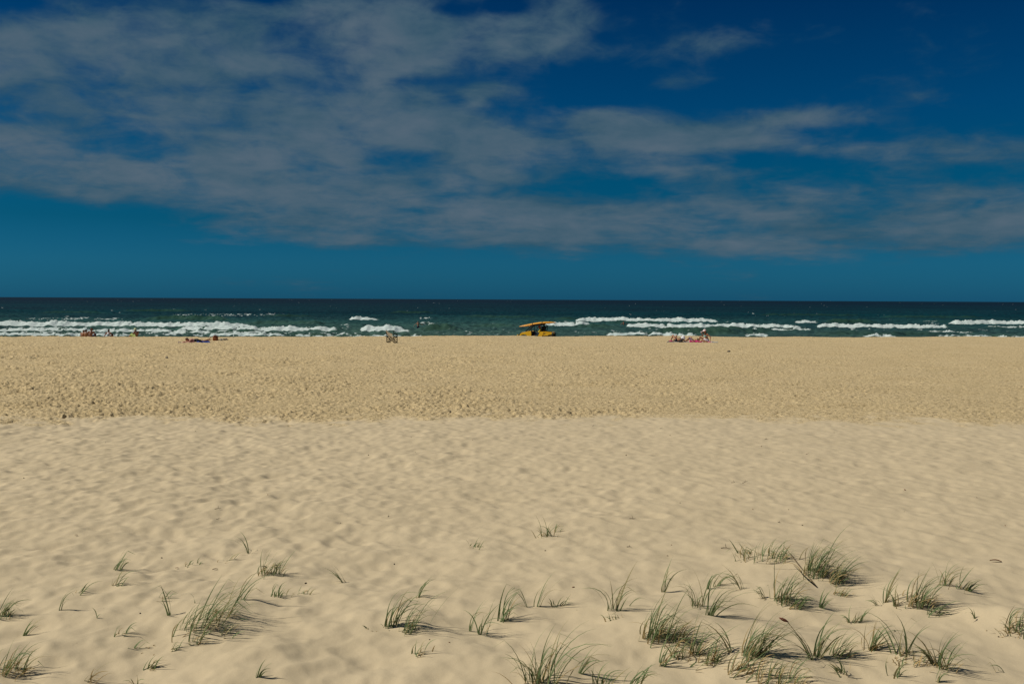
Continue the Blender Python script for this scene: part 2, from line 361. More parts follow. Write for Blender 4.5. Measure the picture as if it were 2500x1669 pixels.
# ------------------------------------------------------------------ the sand
def sand_material():
    m = bpy.data.materials.new('beach_sand'); m.use_nodes = True; nt = m.node_tree; nd = nt.nodes; lk = nt.links
    b = nd['Principled BSDF']; b.inputs['Roughness'].default_value = .95; b.inputs['Specular IOR Level'].default_value = .15
    geo = nd.new('ShaderNodeNewGeometry')
    def noise(sc, det=4, rough=.6, vec=None, dist=0):
        n = nd.new('ShaderNodeTexNoise'); n.inputs['Scale'].default_value = sc; n.inputs['Detail'].default_value = det
        n.inputs['Roughness'].default_value = rough; n.inputs['Distortion'].default_value = dist
        lk.new(vec or geo.outputs['Position'], n.inputs['Vector']); return n.outputs[0]
    def ramp(f, st):
        n = nd.new('ShaderNodeValToRGB'); el = n.color_ramp.elements
        while len(el) > 1: el.remove(el[-1])
        el[0].position = st[0][0]; el[0].color = (*st[0][1], 1)
        for p, c in st[1:]: e = el.new(p); e.color = (*c, 1)
        lk.new(f, n.inputs[0]); return n.outputs[0]
    def mix(f, a, b_, mode='MIX'):
        n = nd.new('ShaderNodeMix'); n.data_type = 'RGBA'; n.blend_type = mode
        if isinstance(f, float): n.inputs[0].default_value = f
        else: lk.new(f, n.inputs[0])
        for i, q in ((6, a), (7, b_)):
            if isinstance(q, tuple): n.inputs[i].default_value = (*q, 1)
            else: lk.new(q, n.inputs[i])
        return n.outputs[2]
    az = nd.new('ShaderNodeAttribute'); az.attribute_name = 'rough'
    aw = nd.new('ShaderNodeAttribute'); aw.attribute_name = 'wet'
    dry = ramp(noise(.55, 5, .6), [(.3, (.520, .428, .280)), (.7, (.565, .466, .308))])
    dry = mix(1.0, dry, ramp(noise(160, 3, .7), [(.3, (.93, .93, .93)), (.7, (1.06, 1.06, 1.06))]), 'MULTIPLY')
    trod = ramp(noise(.35, 5, .65), [(.3, (.560, .438, .244)), (.7, (.620, .492, .286))])
    trod = mix(1.0, trod, ramp(noise(9, 6, .75), [(.34, (.50, .46, .38)), (.48, (.98, .98, .98)), (.75, (1.14, 1.13, 1.12))]), 'MULTIPLY')
    # dark brown specks by noise: many on trodden sand, few on smooth
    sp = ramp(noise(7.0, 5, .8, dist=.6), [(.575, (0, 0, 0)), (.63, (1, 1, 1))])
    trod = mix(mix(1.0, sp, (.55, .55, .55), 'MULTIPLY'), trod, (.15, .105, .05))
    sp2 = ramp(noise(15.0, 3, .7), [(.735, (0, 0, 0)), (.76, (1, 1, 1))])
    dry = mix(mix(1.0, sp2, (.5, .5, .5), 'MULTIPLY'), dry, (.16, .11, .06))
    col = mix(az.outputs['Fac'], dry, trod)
    col = mix(aw.outputs['Fac'], col, (.17, .13, .08))
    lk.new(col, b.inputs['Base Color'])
    rr = nd.new('ShaderNodeMapRange'); lk.new(aw.outputs['Fac'], rr.inputs[0]); rr.inputs[3].default_value = .95; rr.inputs[4].default_value = .35
    lk.new(rr.outputs[0], b.inputs['Roughness'])
    bu = nd.new('ShaderNodeBump'); bu.inputs['Distance'].default_value = .012; bu.inputs['Strength'].default_value = .35
    lk.new(noise(14, 6, .62), bu.inputs['Height'])
    bu2 = nd.new('ShaderNodeBump'); bu2.inputs['Distance'].default_value = .09
    st = nd.new('ShaderNodeMath'); st.operation = 'MULTIPLY'; st.inputs[1].default_value = .8; lk.new(az.outputs['Fac'], st.inputs[0])
    lk.new(st.outputs[0], bu2.inputs['Strength']); lk.new(noise(7.0, 7, .74, dist=.3), bu2.inputs['Height'])
    lk.new(bu.outputs[0], bu2.inputs['Normal']); lk.new(bu2.outputs[0], b.inputs['Normal'])
    return m
def make_beach():
    c_f = np.linspace(-.58, .58, 841)                      # fine columns in view
    out = .58*np.exp(np.linspace(0, math.log(26), 31))[1:]
    tf = np.concatenate([-out[::-1], c_f, out])
    mid = 30
    tcidx = np.arange(len(tf))
    if tcidx[-1] != len(tf)-1: tcidx = np.append(tcidx, len(tf)-1)
    tcoarse = tf[tcidx]
    def rows(y0, y1, s0, s1):
        n = int(round((y1-y0)/((s1-s0)/math.log(s1/s0)))); k = math.log(s1/s0)
        t = np.linspace(0, 1, n+1); return y0+(y1-y0)*(np.exp(k*t)-1)/(math.exp(k)-1)
    ya = np.concatenate([np.linspace(-60, 0, 21)[:-1], rows(0, 6.6, .9, .06)[:-1], rows(6.6, 24.0, .020, .048)])
    yb = np.concatenate([rows(24.0, 88, .048, .16)[1:], np.linspace(88, 150, 40)[1:]])
    def width(y): return np.where(y > 4, y, 4+0*y)
    YA, TA_ = np.meshgrid(ya, tcoarse, indexing='ij'); XA = TA_*width(YA)
    YB, TB_ = np.meshgrid(np.concatenate([[24.0], yb]), tf, indexing='ij'); XB = TB_*width(YB)
    na, ca = XA.shape; nb, cb = XB.shape
    X = np.concatenate([XA[:-1].ravel(), XB.ravel()]); Y = np.concatenate([YA[:-1].ravel(), YB.ravel()])
    Z, wb, wet = H(X, Y)
    offB = (na-1)*ca
    def grid(off, r, c):
        i = np.arange(r-1)[:, None]*c+np.arange(c-1)[None, :]+off; i = i.ravel()
        return np.stack([i, i+1, i+c+1, i+c], 1)
    quads = np.concatenate([grid(0, na-1, ca), grid(offB, nb, cb)])
    # one strip where each coarse cell meets two fine ones
    last = (na-2)*ca; pent = []; q4 = []
    for k in range(ca-1):
        a, b_ = int(tcidx[k]), int(tcidx[k+1])
        if b_-a == 2: pent.append((last+k, last+k+1, offB+b_, offB+a+1, offB+a))
        else: q4.append((last+k, last+k+1, offB+b_, offB+a))
    if q4: quads = np.concatenate([quads, np.array(q4)])
    me = npmesh('sand', np.stack([X, Y, Z], 1), quads, np.array(pent) if pent else None)
    for nm, arr in (('rough', wb), ('wet', wet)):
        at = me.attributes.new(nm, 'FLOAT', 'POINT'); at.data.foreach_set('value', arr.astype(np.float32))
    me.materials.append(sand_material())
    o = bpy.data.objects.new('sand', me); C.objects.link(o); o['kind'] = 'structure'
make_beach()

# ------------------------------------------------------------------ the sea
SEA_Z = -1.3
EYE = CAMH-SEA_Z
def seaY(px, py): return EYE*F/(py-horiz(px))
# breakers: x from, x to, y of foot, height px, strength
BREAK = [(-80, 640, 796, 15, 1.0), (-80, 450, 808, 9, .85), (430, 845, 805.5, 12, 1.0), (-60, 360, 819, 9, .8), (415, 540, 813, 8, .8), (500, 720, 818, 8, .85),
 (842, 948, 780, 10, .95), (870, 1022, 807.5, 16, 1.0), (1395, 1775, 785, 13, 1.0), (1752, 1802, 787, 8, .9), (1312, 1485, 794, 11, .95),
 (1520, 1978, 799, 12, 1.0), (1985, 2335, 799.5, 12, .95), (2305, 2600, 791, 13, 1.0), (1930, 2018, 787, 9, .9), (1735, 2010, 805, 6, .75),
 (1470, 1725, 818.5, 9, .85), (1808, 1900, 819, 7, .8), (2095, 2215, 821, 7, .8), (2255, 2405, 811, 6, .75), (2400, 2600, 800, 6, .7), (2105, 2138, 810, 5, .8),
 (1010, 1092, 793, 9, .6), (352, 405, 758.5, 3, .85), (1560, 1620, 803, 4, .6), (700, 1110, 821, 4, .7), (2280, 2600, 822, 5, .7), (1360, 1400, 809, 4, .6),
 (2240, 2330, 785, 4, .6), (1355, 1420, 785.5, 4, .6)]
STREAK = [(40, 330, 774, 782, .62), (390, 720, 764, 773, .58), (805, 880, 786, 806, .6), (990, 1085, 772, 782, .6), (1100, 1160, 784, 790, .55), (-80, 700, 797, 803, .42),
 (-80, 900, 809, 821, .55), (1010, 1260, 808, 819, .4), (2230, 2330, 784, 792, .55), (1900, 1960, 778, 786, .5), (1700, 2010, 798, 806, .42), (840, 1300, 800, 818, .3),
 (1000, 1260, 784, 800, .28), (1480, 1760, 794, 800, .4), (2000, 2500, 800, 812, .36), (1360, 1720, 804, 820, .38), (450, 850, 774, 794, .28), (1360, 1560, 773, 784, .3)]
SWELL = [(360, 560, 781, .8), (600, 800, 790, .5), (1600, 1800, 812, .7), (1720, 1900, 811, .5), (2010, 2140, 787, .7), (1025, 1120, 805, .75), (520, 640, 815, .4), (950, 1060, 764, .7),
 (1480, 1640, 789, .4), (1350, 1410, 780, .6), (300, 470, 760, .7), (2150, 2400, 775, .5), (1850, 2100, 770, .5), (640, 760, 773, .5), (1130, 1320, 775, .5), (100, 260, 764, .5),
 (2000, 2300, 817, .4), (1150, 1260, 797, .45), (1400, 1500, 800, .5)]
CH1 = specnoise(1024, .22, .9, 9, 1.0, 21, .35); CH2 = specnoise(1024, .5, 3.5, 45, 1.1, 22, .22); WIG = specnoise(512, .5, 3, 30, 1.2, 23)
FN = specnoise(1024, .18, .5, 6, .8, 24, .5); FN2 = specnoise(1024, .4, 2.0, 30, 1.0, 25, .25)
def water(X, Y):
    h = samp(CH1, .22, X, Y)*.075+samp(CH2, .5, X, Y)*.07*sstep((Y-95)/30)
    foam = np.zeros_like(X); f1 = samp(FN, .18, X, Y); f2 = samp(FN2, .4, X, Y); f3 = samp(FN, .18, X*2.7+5, Y*2.7)
    green = np.zeros_like(X)
    PX = CX+X/Y*F
    for i, (a, b, py, hp, st) in enumerate(BREAK):
        Y0 = seaY(.5*(a+b), py); m = Y0/F; Hh = hp*m*.72
        y0 = Y0+samp(WIG, .5, X*.6+i*31, X*0+i*7)*.5*(Y0/150)
        lat = sstep((PX-a)/26)*sstep((b-PX)/60)*(.95+.03*samp(WIG, .5, X*1.2+i*17, X*0+9)+.035*samp(WIG, .5, X*9+i*3, X*0+2))
        lat = np.clip(lat, 0, 1.25)
        s = Y-y0; sel = np.abs(s) < 26
        if not sel.any(): continue
        wf = .7+.6*Hh
        prof = np.where(s < 0, np.exp(-(s/wf)**2), np.exp(-(s/(2.2+1.8*Hh))**2))
        h = h+Hh*lat*prof*(1+.03*f1*(prof > .2)+.07*f3*(prof > .3))
        core = sstep((s+wf*1.9)/(wf*.6))*sstep((2.0*Hh+1.0-s+.6*f2+.5*f3)/(2.0))
        foam = np.maximum(foam, st*core*np.clip(lat*1.7, 0, 1)+0*s)
        tr = np.exp(-np.maximum(s, 0)/7.0)*(s > 0)*np.clip(lat*1.4, 0, 1)*.55
        foam = np.maximum(foam, tr*sstep((f2*.6+f1*.4+.35)/.9))
        green = np.maximum(green, lat*np.exp(-((s-2-Hh)/4.0)**2))
    for i, (a, b, py, hh) in enumerate(SWELL):
        Y0 = seaY(.5*(a+b), py); y0 = Y0+samp(WIG, .5, X*.8+i*51, X*0+i*5+90)*1.2
        s = Y-y0; lat = sstep((PX-a+25)/60)*sstep((b+25-PX)/60)
        h = h+hh*lat*np.where(s < 0, np.exp(-(s/1.8)**2), np.exp(-(s/5.0)**2))
        green = np.maximum(green, lat*hh*np.exp(-((s+1)/2.2)**2)*1.3)
    PY = horiz(0)*0+(724+12*PX/2500)+EYE*F/Y
    for i, (a, b, p0, p1, st) in enumerate(STREAK):
        lat = sstep((PX-a)/50)*sstep((b-PX)/50)*sstep((PY-p0)/2.5)*sstep((p1-PY)/2.5)
        foam = np.maximum(foam, lat*st*1.6*sstep((f2*.55+f1*.35+f3*.2-.15+.5*(st-.4))/.7))
    # whitecaps far out
    w = samp(FN2, .4, X*.45+40, Y*.16); w2 = samp(FN, .18, X*.5+3, Y*.13)
    caps = sstep((w*.6+w2*.6-2.05)/.25)*sstep((Y-170)/60)
    foam = np.maximum(foam, caps*.75)
    foam = np.maximum(foam, .22*sstep((f2*.6+f1*.5-.7)/1.2)*sstep((260-Y)/120))
    return h, np.clip(foam, 0, 1), np.clip(green, 0, 1)
def sea_material():
    m = bpy.data.materials.new('sea_water'); m.use_nodes = True; nt = m.node_tree; nd = nt.nodes; lk = nt.links
    b = nd['Principled BSDF']; geo = nd.new('ShaderNodeNewGeometry'); sp = nd.new('ShaderNodeSeparateXYZ'); lk.new(geo.outputs['Position'], sp.inputs[0])
    mp = nd.new('ShaderNodeMapping'); mp.inputs['Scale'].default_value = (.35, 1, 1); lk.new(geo.outputs['Position'], mp.inputs[0])
    def noise(sc, det, rough, vec=None):
        n = nd.new('ShaderNodeTexNoise'); n.inputs['Scale'].default_value = sc; n.inputs['Detail'].default_value = det; n.inputs['Roughness'].default_value = rough
        lk.new(vec or mp.outputs[0], n.inputs['Vector']); return n.outputs[0]
    def ramp(f, st):
        n = nd.new('ShaderNodeValToRGB'); el = n.color_ramp.elements
        while len(el) > 1: el.remove(el[-1])
        el[0].position = st[0][0]; el[0].color = (*st[0][1], 1)
        for p, c in st[1:]: e = el.new(p); e.color = (*c, 1)
        lk.new(f, n.inputs[0]); return n.outputs[0]
    def mix(f, a, c, mode='MIX'):
        n = nd.new('ShaderNodeMix'); n.data_type = 'RGBA'; n.blend_type = mode
        if isinstance(f, float): n.inputs[0].default_value = f
        else: lk.new(f, n.inputs[0])
        for i, q in ((6, a), (7, c)):
            if isinstance(q, tuple): n.inputs[i].default_value = (*q, 1)
            else: lk.new(q, n.inputs[i])
        return n.outputs[2]
    def math_(op, a, c=None, clamp=False):
        n = nd.new('ShaderNodeMath'); n.operation = op; n.use_clamp = clamp
        for i, q in enumerate((a, c)):
            if q is None: continue
            if isinstance(q, (int, float)): n.inputs[i].default_value = q
            else: lk.new(q, n.inputs[i])
        return n.outputs[0]
    af = nd.new('ShaderNodeAttribute'); af.attribute_name = 'foam'; ag = nd.new('ShaderNodeAttribute'); ag.attribute_name = 'green'
    # shallow water over sand is green grey, deep water is dark blue
    dep = nd.new('ShaderNodeMapRange'); dep.interpolation_type = 'LINEAR'; lk.new(math_('LOGARITHM', sp.outputs[1], 10), dep.inputs[0])
    dep.inputs[1].default_value = 1.95; dep.inputs[2].default_value = 3.15
    base = ramp(dep.outputs[0], [(0, (.056, .098, .078)), (.14, (.038, .090, .080)), (.27, (.015, .062, .064)), (.42, (.001, .028, .038)), (1, (.0001, .012, .026))])
    mp2 = nd.new('ShaderNodeMapping'); mp2.inputs['Scale'].default_value = (.15, .5, 1); lk.new(geo.outputs['Position'], mp2.inputs[0])
    mp3 = nd.new('ShaderNodeMapping'); mp3.inputs['Scale'].default_value = (.012, .02, 1); lk.new(geo.outputs['Position'], mp3.inputs[0])
    base = mix(1.0, base, ramp(noise(1.0, 6, .6, mp2.outputs[0]), [(.32, (.42, .48, .52)), (.68, (1.6, 1.5, 1.45))]), 'MULTIPLY')
    base = mix(1.0, base, ramp(noise(1.0, 4, .6, mp3.outputs[0]), [(.3, (.5, .6, .7)), (.7, (1.5, 1.35, 1.2))]), 'MULTIPLY')
    base = mix(math_('MULTIPLY', ag.outputs['Fac'], .6), base, (.026, .066, .030))
    fn = noise(2.2, 7, .72); 
    ff = math_('ADD', af.outputs['Fac'], math_('MULTIPLY', math_('SUBTRACT', fn, .5), 1.1))
    fm = nd.new('ShaderNodeMapRange'); fm.interpolation_type = 'SMOOTHSTEP'; lk.new(ff, fm.inputs[0]); fm.inputs[1].default_value = .38; fm.inputs[2].default_value = .72
    fcol = ramp(noise(3.0, 6, .7), [(.3, (.38, .48, .47)), (.62, (.62, .70, .69))])
    col = mix(fm.outputs[0], base, fcol)
    lk.new(col, b.inputs['Base Color'])
    b.inputs['IOR'].default_value = 1.33
    ro = nd.new('ShaderNodeMapRange'); lk.new(fm.outputs[0], ro.inputs[0]); ro.inputs[3].default_value = .22; ro.inputs[4].default_value = .9
    lk.new(ro.outputs[0], b.inputs['Roughness'])
    s1 = nd.new('ShaderNodeMapRange'); lk.new(fm.outputs[0], s1.inputs[0]); s1.inputs[3].default_value = .20; s1.inputs[4].default_value = .1
    lk.new(s1.outputs[0], b.inputs['Specular IOR Level'])
    b.inputs['Roughness'].default_value = .3
    bu = nd.new('ShaderNodeBump'); bu.inputs['Strength'].default_value = .8; bu.inputs['Distance'].default_value = .25
    lk.new(noise(1.3, 7, .65), bu.inputs['Height'])
    bu2 = nd.new('ShaderNodeBump'); bu2.inputs['Strength'].default_value = .6; bu2.inputs['Distance'].default_value = 1.0
    lk.new(noise(.16, 5, .6), bu2.inputs['Height']); lk.new(bu.outputs[0], bu2.inputs['Normal'])
    lk.new(bu2.outputs[0], b.inputs['Normal'])
    # open water: body colour plus a sky reflection limited by the roughness of the waves
    df = nd.new('ShaderNodeBsdfDiffuse'); lk.new(base, df.inputs[0]); lk.new(bu2.outputs[0], df.inputs['Normal'])
    gl = nd.new('ShaderNodeBsdfGlossy'); gl.inputs['Roughness'].default_value = .28; lk.new(bu2.outputs[0], gl.inputs['Normal'])
    fr = nd.new('ShaderNodeFresnel'); fr.inputs['IOR'].default_value = 1.33; lk.new(bu2.outputs[0], fr.inputs['Normal'])
    wm = nd.new('ShaderNodeMixShader'); lk.new(math_('MINIMUM', fr.outputs[0], .11), wm.inputs[0]); lk.new(df.outputs[0], wm.inputs[1]); lk.new(gl.outputs[0], wm.inputs[2])
    fmx = nd.new('ShaderNodeMixShader'); lk.new(fm.outputs[0], fmx.inputs[0]); lk.new(wm.outputs[0], fmx.inputs[1]); lk.new(b.outputs[0], fmx.inputs[2])
    lk.new(fmx.outputs[0], nd['Material Output'].inputs[0])
    return m
def make_sea():
    c_f = np.linspace(-.56, .56, 781); out = .56*np.exp(np.linspace(0, math.log(12), 19))[1:]
    t = np.concatenate([-out[::-1], c_f, out])
    a = 82.0; ys = [a]
    while ys[-1] < 330: ys.append(ys[-1]+(.36+.0026*(ys[-1]-82)))
    while ys[-1] < 16000: ys.append(ys[-1]*1.012 if ys[-1] < 900 else ys[-1]*1.06)
    Y, T = np.meshgrid(np.array(ys), t, indexing='ij'); X = T*Y; sh = X.shape
    X = X.ravel(); Y = Y.ravel(); h, foam, green = water(X, Y)
    h *= 1-.8*sstep((Y-900)/3000)
    shore = sstep((Y-crest(np.clip(X, -60, 60))-5)/14)
    Z = SEA_Z+h*(.25+.75*shore)
    i = (np.arange(sh[0]-1)[:, None]*sh[1]+np.arange(sh[1]-1)[None, :]).ravel()
    q = np.stack([i, i+1, i+sh[1]+1, i+sh[1]], 1)
    me = npmesh('sea', np.stack([X, Y, Z], 1), q)
    for nm, arr in (('foam', foam), ('green', green)):
        at = me.attributes.new(nm, 'FLOAT', 'POINT'); at.data.foreach_set('value', arr.astype(np.float32))
    me.materials.append(sea_material())
    o = bpy.data.objects.new('sea', me); C.objects.link(o); o['kind'] = 'structure'
make_sea()
#--OBJECTS--
# ------------------------------------------------------------------ bodies
def capsules(caps, balls, name, voxel, m, parent, smooth=2, dec=None):
    b = MB()
    for p, q, r0, r1 in caps:
        p = Vector(p); q = Vector(q)
        if (q-p).length > 1e-4: b.tube([p, q], [r0, r1], 12)
        b.ball(p, r0, 6); b.ball(q, r1, 6)
    for c, r, rz in balls: b.ball(c, r, 8, rz)
    me = b.mesh(name+'_t'); t = bpy.data.objects.new('t', me); C.objects.link(t)
    rm = t.modifiers.new('r', 'REMESH'); rm.mode = 'VOXEL'; rm.voxel_size = voxel; rm.use_smooth_shade = True
    if smooth: sm = t.modifiers.new('s', 'SMOOTH'); sm.iterations = smooth; sm.factor = .5
    if dec: d = t.modifiers.new('d', 'DECIMATE'); d.ratio = dec
    dg = bpy.context.evaluated_depsgraph_get(); dg.update()
    out = bpy.data.meshes.new_from_object(t.evaluated_get(dg)); out.name = name
    bpy.data.objects.remove(t); bpy.data.meshes.remove(me)
    out.materials.clear(); out.materials.append(m)
    out.polygons.foreach_set('use_smooth', [True]*len(out.polygons))
    o = bpy.data.objects.new(name, out); C.objects.link(o); o.parent = parent
    return o
def hand(w, e, s, curl=.5, side=1):
    """palm, four unequal bent fingers and a thumb; w wrist, e elbow"""
    w = Vector(w); d = (w-Vector(e)).normalized(); up = Vector((0, 0, 1))
    a = d.cross(up); a = a.normalized() if a.length > .1 else Vector((1, 0, 0)); n = a.cross(d)
    p = w+d*.085*s; caps = [(w, w+d*.03*s, .024*s, .028*s)]
    for k, (off, ln) in enumerate(((-.030, .070), (-.010, .080), (.010, .076), (.030, .060))):
        b0 = w+d*.03*s+a*off*.6*s; b1 = p+a*off*s; d2 = (d-n*curl*.5).normalized(); b2 = b1+d2*ln*.5*s; d3 = (d-n*curl*1.3).normalized(); b3 = b2+d3*ln*.5*s
        caps += [(b0, b1, .014*s, .012*s), (b1, b2, .0105*s, .0095*s), (b2, b3, .0095*s, .008*s)]
    t0 = w+d*.03*s+a*side*.026*s; t1 = t0+(d*.6+a*side*.8).normalized()*.035*s; t2 = t1+(d*.95+a*side*.2-n*.2).normalized()*.03*s
    caps += [(t0, t1, .014*s, .012*s), (t1, t2, .011*s, .009*s)]
    return caps
def person(label, loc, J, skin, s=1.0, face=0.0, rz=0.0, clothes=(), hair=None, hairm=None, female=False, tilt=0.0, group=None):
    root = empty('person', loc, label, 'person', rz, group)
    V = {k: Vector(v)*s for k, v in J.items()}
    sh = .92 if female else 1.0
    c = [(V['hipL'], V['hipR'], .105*s, .105*s), (V['pelvis'], V['belly'], .125*s, .105*s*sh), (V['belly'], V['chest'], .105*s*sh, .12*s*sh),
         (V['shL'], V['shR'], .058*s, .058*s), (V['chest'], V['neck'], .115*s*sh, .06*s), (V['neck'], V['head'], .052*s*sh, .055*s)]
    for q in 'LR':
        c += [(V['chest']*.6+V['belly']*.4, V['sh'+q], .10*s*sh, .056*s*sh), (V['sh'+q], V['el'+q], .050*s*sh, .038*s*sh), (V['el'+q], V['wr'+q], .038*s*sh, .025*s*sh),
              (V['hip'+q], V['kn'+q], .088*s, .056*s), (V['kn'+q], V['kn'+q]*.6+V['an'+q]*.4, .054*s, .055*s), (V['kn'+q]*.6+V['an'+q]*.4, V['an'+q], .055*s, .034*s),
              (V['an'+q], V['to'+q], .036*s, .022*s), (V['an'+q]+Vector((0, 0, -.01)), V['to'+q]*.5+V['an'+q]*.5, .036*s, .034*s)]
        c += hand(V['wr'+q], V['el'+q], s, .5, 1 if q == 'L' else -1)
    f = Vector((math.sin(face)*math.cos(tilt), math.cos(face)*math.cos(tilt), math.sin(tilt))); rt = Vector((f.y, -f.x, 0)).normalized(); upv = rt.cross(f)
    hd = V['head']
    c += [(hd+upv*.03*s, hd-upv*.01*s, .083*s, .078*s), (hd+f*.02*s, hd+f*.045*s-upv*.075*s, .06*s, .034*s), (hd-f*.03*s+upv*.03*s, hd+f*.02*s+upv*.035*s, .085*s, .08*s),
          (hd+f*.085*s+upv*.01*s, hd+f*.102*s-upv*.022*s, .010*s, .014*s), (hd+rt*.080*s, hd+rt*.086*s-upv*.02*s, .014*s, .012*s), (hd-rt*.080*s, hd-rt*.086*s-upv*.02*s, .014*s, .012*s)]
    capsules(c, [], 'body', .0125, skin, root, 2, .5)
    for k in (-1, 1):
        e = MB(); e.ball(hd+f*.086*s+rt*.030*k*s+upv*.012*s, .011*s, 4); e.build('eye', M['dark'], root, True)
    mo = MB(); mo.tube([hd+f*.083*s-upv*.055*s-rt*.02*s, hd+f*.089*s-upv*.056*s, hd+f*.083*s-upv*.055*s+rt*.02*s], .006*s, 6); mo.build('mouth', M['lip'], root, True)
    if hair:
        hc = [(hd-f*.03*s+upv*.045*s, hd+f*.015*s+upv*.055*s, .083*s, .078*s), (hd-f*.045*s+upv*.02*s, hd-f*.05*s-upv*.04*s, .075*s, .06*s)]
        if hair == 'long': hc += [(hd-f*.06*s, hd-f*.10*s-upv*.16*s, .06*s, .035*s)]
        if hair == 'tail': hc += [(hd-f*.09*s, hd-f*.12*s-upv*.18*s, .035*s, .02*s)]
        if hair == 'bun': hc += [(hd-f*.10*s+upv*.05*s, hd-f*.12*s+upv*.06*s, .04*s, .04*s)]
        capsules(hc, [], 'hair', .012, hairm or M['hair_dark'], root, 2, .6)
    for cl in clothes:
        nm, parts, mm = cl
        cc = []
        for pt in parts:
            a, b_, r0, r1 = pt
            cc.append(((V[a] if isinstance(a, str) else Vector(a)*s), (V[b_] if isinstance(b_, str) else Vector(b_)*s), r0*s, r1*s))
        capsules(cc, [], nm, .012, mm, root, 2, .6)
    root['_hd'] = 0; del root['_hd']
    return root, V, f, upv, rt
def cap(root, hd, f, up, rt, s, m, brim=True, bucket=False):
    b = MB(); n = 20; vs = []; fs = []
    levels = [(0.098, 0.02), (0.097, .05), (.088, .085), (.066, .115), (.035, .132), (.004, .138)]
    if bucket: levels = [(0.165, .0), (.105, .03), (.098, .07), (.085, .11), (.06, .125), (.004, .13)]
    for r, h in levels:
        for k in range(n):
            a = k*6.28319/n; vs.append(hd+up*h*s+(f*math.cos(a)*1.08+rt*math.sin(a))*r*s)
    for i in range(len(levels)-1):
        for k in range(n): fs.append((i*n+k, i*n+(k+1) % n, (i+1)*n+(k+1) % n, (i+1)*n+k))
    b.add(vs, fs); o = b.build('hat' if bucket else 'cap', m, root, True)
    if not bucket:
        p = MB(); vs = []
        for t in (0, 1):
            for k in range(9):
                a = (k-4)/4*1.15; r = .095 if t == 0 else .185*math.cos(a*.45)
                vs.append(hd+up*(.035-.035*t*math.cos(a))*s+(f*math.cos(a)+rt*math.sin(a)*.92)*r*s)
        k0 = len(vs); vs += [q-up*.006 for q in vs]
        fs = [(k, k+1, 10+k, 9+k) for k in range(8)]+[(k0+9+k, k0+10+k, k0+k+1, k0+k) for k in range(8)]+[(9+k, 10+k, k0+10+k, k0+9+k) for k in range(8)]
        p.add(vs, fs); p.build('peak', m, o, True)
M = {}
M['skin_tan'] = mat('tanned_skin', (.36, .165, .085), .55, var=.08); M['skin_brown'] = mat('brown_skin', (.25, .10, .055), .55, var=.08)
M['skin_fair'] = mat('fair_skin', (.52, .29, .19), .55, var=.08); M['lip'] = mat('lips', (.30, .09, .08), .5)
M['hair_dark'] = mat('dark_hair', (.018, .012, .010), .5, bump=.5); M['hair_brown'] = mat('brown_hair', (.11, .065, .03), .55, bump=.5)
M['dark'] = mat('near_black', (.012, .012, .013), .5); M['black_cloth'] = mat('black_cloth', (.014, .013, .016), .85, bump=.2)
M['white_cloth'] = mat('white_cloth', (.76, .75, .78), .85, var=.05, bump=.3); M['yellow_cloth'] = mat('yellow_cloth', (.55, .46, .03), .8)
M['lime_cloth'] = mat('lime_cloth', (.55, .68, .22), .8); M['navy_cloth'] = mat('navy_cloth', (.02, .03, .09), .8); M['red_cloth'] = mat('red_cloth', (.48, .03, .03), .8)
M['pink_cap'] = mat('pale_pink_cloth', (.80, .66, .66), .8, var=.04); M['peach_cloth'] = mat('peach_cloth', (.62, .34, .26), .85)
M['hat_green'] = mat('hat_green', (.50, .58, .36), .8, var=.35, scale=30)
def teal_mat():
    m = mat('teal_print', (.03, .28, .30), .7); nt = m.node_tree
    v = nt.nodes.new('ShaderNodeTexVoronoi'); v.inputs['Scale'].default_value = 22; tcn = nt.nodes.new('ShaderNodeTexCoord'); nt.links.new(tcn.outputs['Object'], v.inputs[0])
    r = nt.nodes.new('ShaderNodeValToRGB'); r.color_ramp.interpolation = 'CONSTANT'; e = r.color_ramp.elements
    e[0].color = (.02, .16, .22, 1); e[1].position = .45; e[1].color = (.05, .42, .36, 1); q = e.new(.75); q.color = (.55, .72, .70, 1)
    nt.links.new(v.outputs['Color'], r.inputs[0]); nt.links.new(r.outputs[0], nt.nodes['Principled BSDF'].inputs['Base Color']); return m
M['teal_print'] = teal_mat()

def sit(**k):
    J = dict(pelvis=(0, 0, .13), belly=(0, -.02, .28), chest=(0, -.03, .44), neck=(0, 0, .58), head=(0, .03, .72), shL=(-.18, -.02, .54), shR=(.18, -.02, .54),
             elL=(-.26, .02, .33), elR=(.26, .02, .33), wrL=(-.22, .24, .28), wrR=(.22, .24, .28), hipL=(-.09, .03, .115), hipR=(.09, .03, .115),
             knL=(-.15, .44, .40), knR=(.15, .44, .40), anL=(-.12, .66, .07), anR=(.12, .66, .07), toL=(-.13, .84, .03), toR=(.13, .84, .03))
    J.update(k); return J
